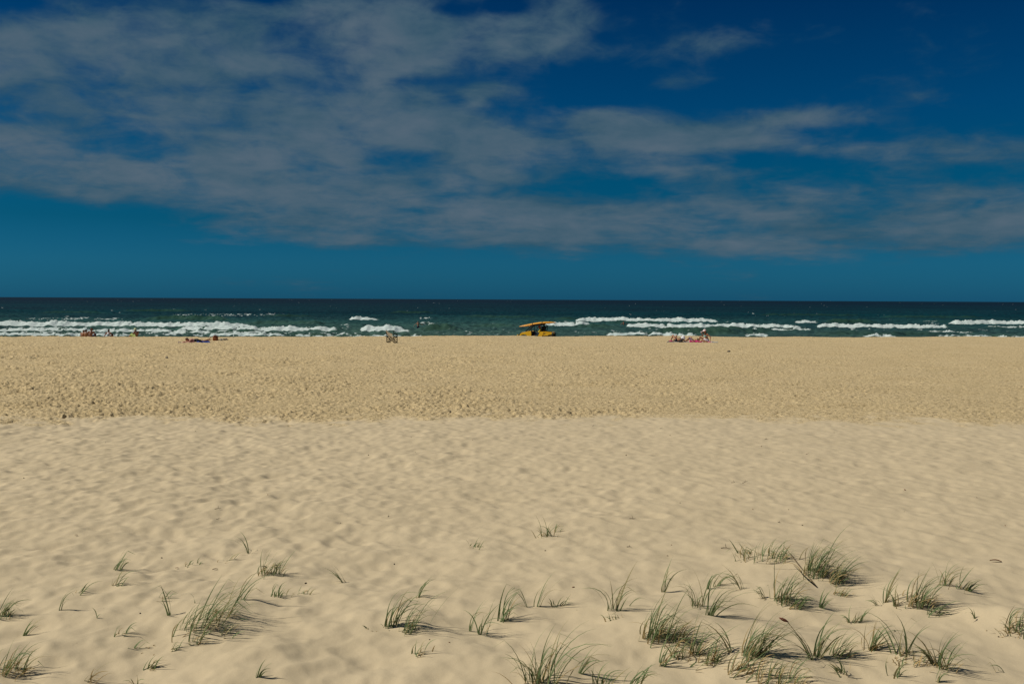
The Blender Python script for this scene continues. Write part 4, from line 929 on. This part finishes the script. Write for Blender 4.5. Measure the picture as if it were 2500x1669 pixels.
# black mark on the bed side, a blocky C-shape of three strokes
x0, z0 = P(1331.8, 814.6)
b = MB(); yy = -.6845
b.box((x0+.11, yy, z0+.105), (.16, .006, .022), ry=.12); b.box((x0+.03, yy, z0+.055), (.03, .006, .10), ry=.25); b.box((x0+.07, yy, z0), (.11, .006, .022), ry=.05); b.build('lettering', M['dark'], buggy)
for sy in (-1, 1): b = MB(); b.box((P(1352.6, 0)[0], sy*.5, P(0, 812)[1]), (.05, .12, .07)); b.build('tail_lamp', mred, buggy, bevel=.01)
# roll cage
def cg(pts, r=.04, n='cage_bar'): q = MB(); q.tube(pts, r, 10); return q.build(n, mbk, buggy, True)
def P3(px, py, y): a = P(px, py); return (a[0], y, a[1])
for sy in (-.56, .56):
    cg([P3(1285.6, 810.3, sy*1.08), P3(1290, 804.8, sy*1.04), P3(1297, 797.8, sy), P3(1302, 794.4, sy)], .05)
    cg([P3(1301.5, 794.5, sy), P3(1301.0, 809, sy*1.05)], .022)
    cg([P3(1325.5, 791.8, sy), P3(1325.8, 800, sy), P3(1324.2, 809, sy*1.05)], .04)
    cg([P3(1302, 794.4, sy), P3(1313, 792.4, sy), P3(1326, 791.2, sy), P3(1331, 792.6, sy), P3(1334.6, 797.2, sy), P3(1334.2, 801.5, sy), P3(1331.6, 808.4, sy)], .035)
cg([P3(1301.8, 794.5, -.56), P3(1301.8, 794.5, .56)]); cg([P3(1325.5, 791.5, -.56), P3(1325.5, 791.5, .56)]); cg([P3(1334.6, 797.5, -.56), P3(1334.6, 797.5, .56)])
cg([P3(1313, 795.2, .5), P3(1305.5, 808, .5)], .022); cg([P3(1329, 794, 0), P3(1330.5, 808, .1)], .025)
b = MB(); b.prism([P(1299.0, 795.6), P(1303, 792.8), P(1314, 790.6), P(1328, 789.6), P(1330.5, 791.5), P(1326, 794.0), P(1312, 794.6), P(1303, 795.3)], -.62, .62, .02); b.build('roof', mbk, buggy, bevel=.015)
for px_ in (1304, 1326): b = MB(); b.box((P(px_, 0)[0], 0, P(0, 790.6 if px_ > 1310 else 793)[1]+.0), (.05, 1.2, .06)); b.build('roof_rack', mbk, buggy, bevel=.01)
# rescue board strapped upside down on the roof
bo = empty('rescue_board', bg_, 'long orange-yellow rescue board strapped upside down on the buggy roof', 'surfboard', R(-13))
A = Vector((P(1266.8, 0)[0], -.15, P(0, 797.3)[1])); Bv = Vector((P(1359.0, 0)[0], -.15, P(0, 786.7)[1])); n = 36; vs = []; fs = []; nr = 16
for i in range(n+1):
    t = i/n; c_ = A.lerp(Bv, t); c_.z += .07*math.sin(math.pi*t)-.05*math.sin(2*math.pi*t)*.4
    wdt = .30*max(.02, math.sin(math.pi*min(1, t*1.02))**.55)*(1 if t < .6 else 1-.25*(t-.6)/.4); th = .115*max(.06, math.sin(math.pi*t)**.5)
    for k in range(nr):
        a = k*6.28319/nr; vs.append((c_.x, c_.y+wdt*math.cos(a), c_.z+th*math.sin(a)*(1.0 if math.sin(a) > 0 else .8)))
for i in range(n):
    for k in range(nr): fs.append((i*nr+k, i*nr+(k+1) % nr, (i+1)*nr+(k+1) % nr, (i+1)*nr+k))
fs += [tuple(range(nr)), tuple(n*nr+k for k in range(nr))[::-1]]
b = MB(); b.add(vs, fs); mbd = mat('board_orange', (.88, .42, .03), .35, coat=.3, var=.12, scale=3); brd = b.build('board', mbd, bo, True)
def cen(t):
    c_ = A.lerp(Bv, t); c_.z += .07*math.sin(math.pi*t)-.05*math.sin(2*math.pi*t)*.4; return c_
b = MB(); ft = cen(.83); b.prism([(ft.x-.10, ft.z+.05), (ft.x+.07, ft.z+.05), (ft.x+.04, ft.z+.16), (ft.x+.045, ft.z+.24), (ft.x-.02, ft.z+.18)], ft.y-.012, ft.y+.012); b.build('fin', M['dark'], bo, bevel=.004)
for t in (.375, .635):
    c_ = cen(t); b = MB(); b.tube([(c_.x, c_.y+.325*math.cos(a), c_.z+.125*math.sin(a)) for a in [k*6.28319/20 for k in range(21)]], .016, 6); b.build('strap', M['dark'], bo, True)
b = MB(); c_ = cen(.28); b.tube([cen(.06)+Vector((0, -.31*.55, .0)), cen(.2)+Vector((0, -.285, .0)), cen(.34)+Vector((0, -.305, 0)), cen(.6)+Vector((0, -.305, 0)), cen(.8)+Vector((0, -.255, 0)), cen(.94)+Vector((0, -.15, 0))], .010, 6); b.build('rail_line', mat('dark_orange', (.45, .13, .015), .4), bo, True)
# driver
ds = Vector((.42, -.28, .70)); rot = Matrix.Rotation(R(-13), 3, 'Z')
p, V, f, u_, r_ = person('lifeguard in a yellow shirt and red cap sitting at the wheel of the buggy', bg_+rot @ ds, dict(
    pelvis=(0, 0, .12), belly=(.02, 0, .26), chest=(.04, 0, .42), neck=(.0, 0, .56), head=(-.05, -.01, .70), shL=(.02, .17, .52), shR=(.02, -.18, .52), elL=(-.10, .22, .32), elR=(-.08, -.24, .30),
    wrL=(-.30, .10, .36), wrR=(-.30, -.10, .34), hipL=(-.02, .09, .11), hipR=(-.02, -.09, .11), knL=(-.44, .12, .14), knR=(-.44, -.12, .14), anL=(-.62, .12, -.22), anR=(-.62, -.12, -.22), toL=(-.78, .12, -.26), toR=(-.78, -.12, -.26)),
    M['skin_brown'], 1.0, face=R(-95), rz=R(-13), clothes=[('shirt', [('pelvis', 'belly', .132, .115), ('belly', 'chest', .115, .13), ('chest', 'neck', .125, .068), ('chest', 'shL', .11, .066), ('chest', 'shR', .11, .066), ('shL', 'elL', .064, .05), ('shR', 'elR', .064, .05)], mat('lifeguard_yellow', (.66, .58, .04), .8)),
    ('shorts', [('hipL', 'knL', .1, .075), ('hipR', 'knR', .1, .075), ('hipL', 'hipR', .115, .115)], M['navy_cloth'])], hair='short')
cap(p, V['head'], f, u_, r_, 1.05, M['red_cloth'])

# ------------------------------------------------------------------ dune grass
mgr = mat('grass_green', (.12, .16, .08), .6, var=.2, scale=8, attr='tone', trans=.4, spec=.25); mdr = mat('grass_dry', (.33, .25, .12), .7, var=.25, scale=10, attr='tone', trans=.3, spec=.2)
def blades(name, mt, root, n, hm, wm, lean, rg, base, dry=False, spread=1.0, thin=1.0, yspread=.45):
    vs = []; fs = []; cols = []; seg = 7
    for i in range(n):
        r = math.sqrt(rg.random()); th = rg.uniform(0, 6.283)
        bx = r*math.cos(th)*wm/2; by = r*math.sin(th)*wm*yspread
        if i % 7 == 3: bx *= 1.7; by *= 1.9
        L = hm*rg.uniform(.5, 1.2)*(1.28 if rg.random() < .16 else 1)
        if dry: L *= rg.uniform(.35, .9)
        ld = lean+rg.gauss(0, .32)*spread+.5*(bx/(wm+1e-3))
        d = Vector((ld*.55, rg.gauss(0, .28)*spread, 1.0)).normalized()
        bend = (rg.uniform(.05, .28) if rg.random() < .6 else rg.uniform(.25, .55))*(1 if not dry else 1.4); wdir = Vector((1 if (ld+lean) > 0 else -1, rg.uniform(-.7, .5), 0)).normalized()
        w0 = rg.uniform(.0028, .0056)*thin; p = Vector((bx, by, 0)); z0 = Hs(base.x+bx, base.y+by)-base.z-.01; p.z = z0
        a = rg.uniform(-.9, .9); kink = rg.randint(3, 5) if rg.random() < .14 else 99
        tn = rg.random()
        if dry: c = (.38+.14*tn, .28+.10*tn, .12+.06*tn)
        else:
            c = (.140+.09*tn, .200+.10*tn, .080+.055*tn)
            if rg.random() < .2: c = (.36, .32, .16)
        k0 = len(vs)
        for j in range(seg+1):
            t = j/seg; w = w0*(1-.15*t) if t < .5 else w0*(.925-.85*(t-.5)*2*.98)
            side = d.cross(Vector((0, 0, 1))); side = side.normalized() if side.length > .05 else Vector((1, 0, 0))
            side = (side*math.cos(a)+side.cross(d)*math.sin(a)).normalized()
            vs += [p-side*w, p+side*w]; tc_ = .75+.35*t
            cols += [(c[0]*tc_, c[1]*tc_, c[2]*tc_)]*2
            q = p+d*(L/seg)
            if q.z < z0+.012 and j > 1: q.z = z0+.012; d = Vector((d.x, d.y, max(0, d.z))).normalized() if abs(d.x)+abs(d.y) > .01 else d
            p = q
            amt = bend*(.35+1.1*t)
            d = (d+wdir*amt+Vector((0, 0, -1))*amt*.55*(1.0 if t > .3 else .2)).normalized()
            if j == kink: d = (d+Vector((wdir.x*.8, wdir.y, -1.5))).normalized()
        for j in range(seg): fs.append((k0+2*j, k0+2*j+1, k0+2*j+3, k0+2*j+2))
    me = bpy.data.meshes.new(name); me.from_pydata([tuple(v_) for v_ in vs], [], fs)
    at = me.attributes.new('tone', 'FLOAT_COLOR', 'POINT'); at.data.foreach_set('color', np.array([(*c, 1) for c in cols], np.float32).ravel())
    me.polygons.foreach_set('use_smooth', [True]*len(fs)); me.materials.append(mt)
    o = bpy.data.objects.new(name, me); C.objects.link(o); o.parent = root; 
    if n > 3: o['kind'] = 'stuff'
    return o
TUFTS = [ # x, y, height px, width px, blades, lean, dry share, label
 (487,1526,98,104,140,.75,.12,'large dark grass tuft swept to the right, biggest on the left half of the dune'),
 (540,1500,80,60,45,1.0,.1,'green grass blades spreading right off the biggest tuft on the left'),
 (657,1400,62,52,75,.45,.25,'bushy grass tuft with brown debris caught in it, upper left of the dune'),
 (18,1640,80,70,75,.8,.35,'wide grass tuft cut by the lower left corner of the picture'),
 (6,1505,62,34,30,.8,.2,'grass tuft cut by the left edge, above the corner tuft'),
 (146,1489,70,8,5,.35,.0,'tall single upright shoot with arching blades near the left edge'),
 (60,1552,64,12,6,.9,.1,'few arching blades just above the corner tuft'),
 (290,1390,58,30,12,.7,.2,'thin sheaf of blades leaning right, highest on the far left dune'),
 (284,1428,50,26,9,.8,.1,'loose pair of arching shoots under the highest thin sheaf'),
 (607,1350,70,5,4,-.3,.2,'lone broad blade curving up to the left with yellow base'),
 (466,1378,16,44,12,.6,.1,'low flattened green sprig left of the lone broad blade'),
 (548,1372,32,36,6,.9,.5,'low dry arches beside the foot of the lone broad blade'),
 (212,1660,62,26,9,1.1,.8,'yellowish flat stalk bundle at the bottom left'),
 (368,1632,46,26,10,.8,.2,'dark arching shoots above the bottom edge, left of the blade pair'),
 (322,1580,22,26,5,1.4,.1,'long flat green runner lying on the sand at lower left'),
 (420,1588,34,20,9,.3,.2,'short upright sprigs at the right end of the flat runner'),
 (630,1655,52,10,5,.5,.0,'pair of bent blades standing alone near the bottom, left of centre'),
 (414,1502,84,9,3,-.1,.0,'tall straight blade left of the biggest left tuft'),
 (475,1472,56,6,1,-.05,.0,'single thin upright blade behind the biggest left tuft'),
 (590,1462,86,22,8,.6,.1,'tall thin blades between the biggest left tuft and the bushy tuft'),
 (678,1455,34,40,18,.3,.1,'low dark spiky clump in front of the bushy upper left tuft'),
 (745,1448,22,50,8,.4,.4,'scattered dry sprigs to the right of the low spiky clump'),
 (556,1550,40,50,10,.9,.35,'looping dry blades at the right foot of the biggest left tuft'),
 (478,1568,48,40,14,.6,.2,'low spreading shoots in front of the biggest left tuft'),
 (293,1550,34,36,10,.6,.3,'small curled clump left below the biggest left tuft'),
 (330,1668,30,16,4,-.2,.2,'short bent blade cut by the bottom edge at lower left'),
 (197,1447,40,30,6,1.2,.2,'long low blades arching right between the left edge and the thin sheaf'),
 (236,1509,30,5,2,-.1,.0,'tiny pair of blades alone on the left sand'),
 (345,1585,14,60,7,1.1,.9,'dry grass wisps flat on the sand at lower left'),
 (390,1462,30,50,8,.9,.3,'sparse low blades above the tall straight blade'),
 (952,1530,122,30,18,.25,.1,'tall open grass clump left of centre, taller half of a pair'),
 (1000,1540,96,50,26,.65,.2,'arching grass clump left of centre, right half of a pair'),
 (1020,1458,60,14,6,.7,.1,'small leaning sprig behind the pair of clumps left of centre'),
 (1020,1596,56,44,10,.2,.4,'curled dying blades in front of the pair of clumps left of centre'),
 (915,1533,14,50,6,-1.2,.1,'flat blade lying left from the foot of the tall open clump'),
 (1147,1540,104,8,4,.2,.0,'two tall thin blades, leftmost of the sparse row at centre'),
 (1178,1548,86,26,9,.35,.1,'thin open blades just right of the two tall ones at centre'),
 (1226,1516,94,26,18,.25,.1,'compact upright clump on a little mound at centre'),
 (1313,1480,96,12,7,.5,.0,'tall shoot with one blade arching far right, behind the central mound'),
 (1352,1482,30,20,8,-.2,.3,'short cross-laid sprigs right of the tall arching shoot'),
 (1372,1478,30,20,7,1.1,.1,'low dark arch of blades right of the short sprigs'),
 (1288,1481,66,14,5,-.7,.1,'faint blades leaning left from beside the tall arching shoot'),
 (840,1420,50,14,7,-.9,.1,'sprig lying over to the upper left, left of centre'),
 (1160,1338,30,36,11,.3,.2,'small faint sprigs, far back left of centre'),
 (1335,1308,46,34,26,.0,.35,'small spiky tuft standing farthest back at the centre'),
 (1360,1298,26,24,8,.6,.3,'thin wisps beside the farthest central tuft'),
 (1325,1672,175,74,70,.25,.12,'big tall grass clump cut by the bottom edge near the centre'),
 (1300,1668,110,50,24,-.3,.1,'left-leaning blades at the foot of the big bottom centre clump'),
 (1414,1643,96,8,6,.75,.0,'bold arching shoot right of the big bottom centre clump'),
 (1466,1674,92,30,14,.2,.1,'upright shoots cut by the bottom edge, right of the arching shoot'),
 (1545,1676,80,40,12,.7,.1,'long thin blades cut by the bottom edge below the densest clumps'),
 (1492,1488,100,20,9,-.1,.1,'tall dark curved blades right of centre, left of the dense clumps'),
 (1508,1490,86,12,6,.6,.0,'lighter arching blades beside the tall dark curved ones'),
 (1496,1512,22,34,14,-.6,.3,'flattened sprig just below the tall dark curved blades'),
 (1532,1479,62,8,2,.9,.0,'two faint blades leaning right beyond the curved ones'),
 (1620,1445,84,12,7,.1,.1,'forked shoot standing above the densest clump'),
 (1702,1480,92,30,22,.0,.15,'upright clump behind the two densest clumps'),
 (1736,1502,110,20,20,.7,.1,'clump arching far to the right, behind the densest clumps'),
 (1727,1437,56,7,5,.2,.0,'short upright pair of blades, upper right of the forked shoot'),
 (1748,1430,50,16,8,.8,.3,'tuft of arching blades with curled brown tips, upper right'),
 (1808,1438,60,18,8,-.6,.0,'small V of blades leaning left in the upper right'),
 (1868,1462,46,20,8,-.6,.1,'small left-leaning sprig just left of the dense mound tuft'),
 (1912,1468,100,44,85,.45,.15,'dense dark tuft on a mound, in front of the broadest back clump'),
 (1938,1482,46,38,34,.8,.25,'low right-hand skirt of the dense mound tuft'),
 (1855,1362,58,96,85,.1,.2,'low broad tuft, farthest back of the right-hand group'),
 (1900,1366,50,60,50,.4,.15,'right end of the low broad tuft farthest back'),
 (1820,1350,34,40,16,-.9,.6,'dry reddish runner stretching left from the broad back tuft'),
 (1988,1400,96,54,150,.5,.2,'tallest dense bushy clump in the back right group'),
 (2040,1420,78,38,80,.85,.2,'bushy blades streaming right from the tallest back clump'),
 (2052,1452,34,34,26,.7,.5,'straggling root end of the bushy back clump'),
 (1600,1560,104,62,140,.45,.15,'densest dark clump on the left of the lower right group'),
 (1652,1568,80,40,60,.6,.3,'blades filling the right side of the densest dark clump'),
 (1655,1600,60,44,48,.2,.35,'ragged shoots under the densest dark clump'),
 (1695,1598,112,34,46,.6,.15,'tall arching clump in the middle of the lower right group'),
 (1738,1620,76,34,46,.3,.25,'short dark clump below the middle arching clump'),
 (1835,1602,115,54,140,.8,.12,'brightest green clump streaming far to the right in the lower right group'),
 (1800,1645,64,50,60,.9,.35,'low dry-tipped clump under the bright streaming clump'),
 (1785,1592,118,10,6,-.6,.0,'stiff straight blades crossing to the upper left by the bright clump'),
 (1895,1668,84,110,120,.5,.35,'wide brownish clump cut by the bottom edge at lower right'),
 (1983,1610,120,14,9,-.55,.1,'long blades fanning up left under the red seed head'),
 (1615,1625,66,16,9,.7,.3,'thin dark shoots hanging below the densest dark clump'),
 (1998,1602,92,26,20,.6,.1,'arching blades right of the red seed head'),
 (2040,1602,66,34,34,.9,.2,'low arching clump two steps right of the red seed head'),
 (2058,1645,46,30,18,-.7,.3,'fallen blades pointing down right below the red seed head'),
 (2130,1586,84,28,32,.5,.45,'mid-sized clump with a dry orange heart in the lower right'),
 (2222,1612,34,70,55,.2,.75,'mat of dry stems between the two lower right clumps'),
 (2205,1600,116,34,10,-.1,.0,'tall thin blades rising from the mat of dry stems'),
 (2298,1632,100,36,44,.3,.2,'upright clump at the right end of the lower right group'),
 (2278,1622,108,14,10,-.7,.1,'stiff blades leaning left from the right-end clump'),
 (2318,1634,50,12,5,1.0,.1,'short arch bending right beyond the right-end clump'),
 (2240,1478,98,56,110,.5,.3,'dense clump with a golden base at the right'),
 (2278,1500,44,30,12,1.5,.1,'long trailing blades running down right from the golden-based clump'),
 (2158,1470,88,12,9,.3,.1,'tall thin blades left of the golden-based clump'),
 (2186,1480,66,16,9,.1,.2,'short thin blades touching the left of the golden-based clump'),
 (2320,1430,60,54,52,.3,.25,'small back tuft farther right than the golden-based clump'),
 (2360,1440,30,20,18,.9,.2,'low arch at the right end of the small back tuft'),
 (2380,1508,52,8,4,-.2,.3,'lone thin shoot on bare sand near the right edge'),
 (2480,1538,64,56,62,.3,.35,'windblown tuft cut by the right edge'),
 (2460,1545,34,50,26,-1.0,.6,'ragged left end of the tuft cut by the right edge'),
 (2076,1520,46,12,8,.0,.2,'small upright shoots between the bushy back clump and the lower group, left one'),
 (2096,1518,48,16,10,.5,.1,'small curved shoots between the bushy back clump and the lower group, right one'),
 (2006,1485,40,12,8,.6,.1,'short arch right of the dense mound tuft'),
 (2146,1477,26,16,7,-.7,.0,'tiny left-leaning sprig before the tall thin blades'),
 (2183,1652,46,30,9,.5,.1,'bent shoot lying by the bottom edge at lower right'),
 (2286,1664,44,14,5,.1,.1,'faint shoots cut by the bottom edge below the right-end clump'),
 (2440,1640,40,30,3,-.8,.1,'two thin blades near the lower right corner'),
 (1700,1622,30,60,10,1.3,.5,'scattered fallen blades on the sand below the middle arching clump')]
def tuft(x, y, hp, wp, n, lean, dry, label):
    yy = min(y, 1668); base = ground(x, yy)
    if y > 1668: base.y -= (y-1668)*.012; base.z = Hs(base.x, base.y)
    m = base.y/F; rg = random.Random(int(x*7+y))
    root = empty('grass_tuft', base, label, 'grass tuft', 0, 'beach grass tufts on the dune')
    ng = max(1, int(round(n*(1-dry)*(.56 if n > 40 else 1.2)))); nd_ = int(round(n*dry))
    hm = hp*m/ (1-.28*min(1, abs(lean)))*.92; wm = wp*m
    blades('green_blades', mgr, root, ng, hm, wm, lean, rg, base, False, 1.0 if n > 8 else .7, 1.0 if n > 20 else 1.35)
    if nd_: blades('dry_blades', mdr, root, nd_, hm, wm*1.15, lean*.9, rg, base, True, 1.5)
    return root, base, m
for T in TUFTS: tuft(*T)
# the red seed head on its long stalk, a stalk of its own
rs = ground(1983, 1608); tip = onray(1922, 1516, rs.y+.05)
sh_ = empty('seed_stalk', rs, 'long thin grass stalk with a dark red seed head at its tip', 'seed head')
mst_ = mat('stalk_brown', (.16, .11, .05), .7); msd = mat('seed_red', (.16, .03, .015), .7, bump=.6, bscale=200)
d_ = tip-rs; b = MB(); b.tube([(0, 0, -.02), d_*.35+Vector((.02, 0, .0)), d_*.7+Vector((.01, 0, 0)), d_], [.004, .0035, .003, .0025], 6); b.build('stalk', mst_, sh_, True)
dn = (d_).normalized(); sdv = Vector((-.9, 0, .42)).normalized(); b = MB(); b.tube([d_-sdv*.01, d_+sdv*.02, d_+sdv*.045, d_+sdv*.075], [.004, .012, .012, .002], 8); b.build('seed_head', msd, sh_, True)
# long fallen stalk in the back right group
fs0 = ground(1993, 1434); fs1 = ground(1912, 1350)
t = empty('fallen_stalk', fs0, 'long straight stalk lying from the bushy back clump down towards the camera', 'stalk')
for k, (e1, off) in enumerate(((1912, 1350), (1945, 1410))and[((1912, 1352), 0), ((1938, 1402), .01)]):
    q = ground(*e1)-fs0; b = MB(); b.tube([(0, 0, .015), q*.5+Vector((0, 0, .05)), q+Vector((0, 0, .10))], [.006, .005, .002], 6); b.build('stem', mgr if k else mst_, t, True)

# ------------------------------------------------------------------ driftage on the sand
mtw = mat('dark_twig', (.07, .045, .028), .85, var=.3); mlf = mat('brown_leaf', (.17, .07, .03), .75, var=.3)
def twig(px, py, lp, seed, label, group=None, cat='twig'):
    rg = random.Random(seed); base = ground(px, py); L = lp*base.y/F; t = empty('twig', base, label, cat, rg.uniform(-.6, .6), group)
    b = MB(); pts = [Vector((0, 0, .004))]; d = Vector((1, rg.uniform(-.8, .8), rg.uniform(0, .35))).normalized()
    for i in range(4): pts.append(pts[-1]+d*L/4); d = (d+Vector((rg.uniform(-.5, .5), rg.uniform(-.5, .5), rg.uniform(-.3, .2)))).normalized(); pts[-1].z = max(.004, pts[-1].z)
    r0 = max(.0035, L*.035); b.tube(pts, [r0, r0, r0*.9, r0*.7, r0*.3], 6); b.build('stem', mtw, t, True)
    if lp > 9:
        b = MB(); q = pts[2]; b.tube([q, q+Vector((rg.uniform(-.3, .3), rg.uniform(-.2, .2), .45)).normalized()*L*.45], [r0*.8, r0*.3], 6); b.build('side_twig', mtw, t, True)
def leaf(px, py, lp, rz, label, m=mlf, name='dead_leaf'):
    base = ground(px, py); L = lp*base.y/F; b = MB(); vs = []; n = 8
    for i in range(n+1):
        t = i/n; w = .16*L*math.sin(math.pi*t)**.7*(1 if t < .9 else .6); z = .012+.10*L*math.sin(math.pi*t)
        vs += [(-L/2+L*t, -w, z+.05*L), (-L/2+L*t, 0, z), (-L/2+L*t, w, z+.05*L)]
    k = len(vs); vs += [(a, c, d-.003) for a, c, d in vs]; fs = []
    for i in range(n):
        for j in range(2): a = i*3+j; fs += [(a, a+1, a+4, a+3), (k+a, k+a+3, k+a+4, k+a+1)]
    b.add(vs, fs); o = b.build(name, m, None, True); o.location = base; o.rotation_euler = (0, 0, rz); tag(o, label, 'leaf')
twig(524, 1243, 17, 1, 'forked brown twig sticking up alone on the upper left sand')
twig(947, 1262, 11, 2, 'small dark curl of twig left of centre above the dune grass')
twig(1536, 1266, 20, 3, 'forked dark twig lying on the smooth sand right of centre')
twig(1899, 1275, 10, 4, 'small bent twig on the smooth sand above the broad back tuft')
twig(1446, 1040, 9, 5, 'short dark stick just inside the smooth sand, left of the pair at centre right')
twig(1611, 1046, 9, 6, 'short dark stick, upper one of the pair at centre right')
twig(1634, 1063, 9, 7, 'short dark stick, lower one of the pair at centre right')
twig(1867, 1072, 10, 8, 'thin curved stick alone on the right of the smooth sand')
twig(1785, 1178, 16, 9, 'flat grey stick, left one of two flat pieces on the smooth sand')
twig(1812, 1179, 15, 10, 'frayed flat stick, right one of two flat pieces on the smooth sand')
twig(1967, 1109, 9, 11, 'small bluish stick near the right of the smooth sand')
twig(528, 1268, 12, 12, 'pale thin twig below the forked brown twig')
twig(1530, 1335, 14, 13, 'thin curved stem lying above the tall dark curved blades')
twig(1760, 1338, 26, 14, 'long thin reddish stem on the sand left of the broad back tuft')
leaf(2431, 1372, 27, R(-28), 'curled reddish brown leaf alone on bare sand at the right')
leaf(525, 1392, 14, R(30), 'dark brown crumpled leaf left of the bushy upper left tuft', mat('dark_leaf', (.06, .025, .02), .8))
leaf(432, 1389, 9, R(10), 'small brown scrap between the thin sheaf and the crumpled leaf')
leaf(645, 1386, 16, R(160), 'dark brown leaf caught at the left of the bushy upper left tuft', mat('dark_leaf_b', (.06, .028, .02), .8))
leaf(674, 1384, 18, R(10), 'dark brown leaf caught at the right of the bushy upper left tuft', mat('dark_leaf_c', (.07, .03, .02), .8))
leaf(186, 1308, 8, R(0), 'tiny brown scrap on the far left sand')
heap('small dark lump of seaweed on the trampled sand in front of the seated woman', 'seaweed_lump', 'seaweed', ground(1779.5, 858), .20, .16, .07, M['dark'], 14)
heap('small dark weed lump on the trampled sand below the brown backpack', 'seaweed_lump', 'seaweed', ground(407, 873.5), .14, .12, .11, M['dark'], 15)
gp = 'specks of driftage strewn over the smooth sand'
rg = random.Random(99)
for i in range(38):
    px_ = rg.uniform(20, 2480); py_ = 1035+rg.random()**1.3*560
    b0 = ground(px_, py_); r = rg.uniform(.006, .013)*(1 if b0.y < 16 else 1.4); b = MB(); b.ball((0, 0, r*.3), (r*rg.uniform(.7, 1.7), r*.7, r*.6), 4, rg.uniform(0, 3))
    o = b.build('driftage_speck', mtw if rg.random() < .7 else mlf, None, True); o.location = b0
    tag(o, 'tiny dark speck of driftage lying loose on the smooth sand', 'driftage', gp)
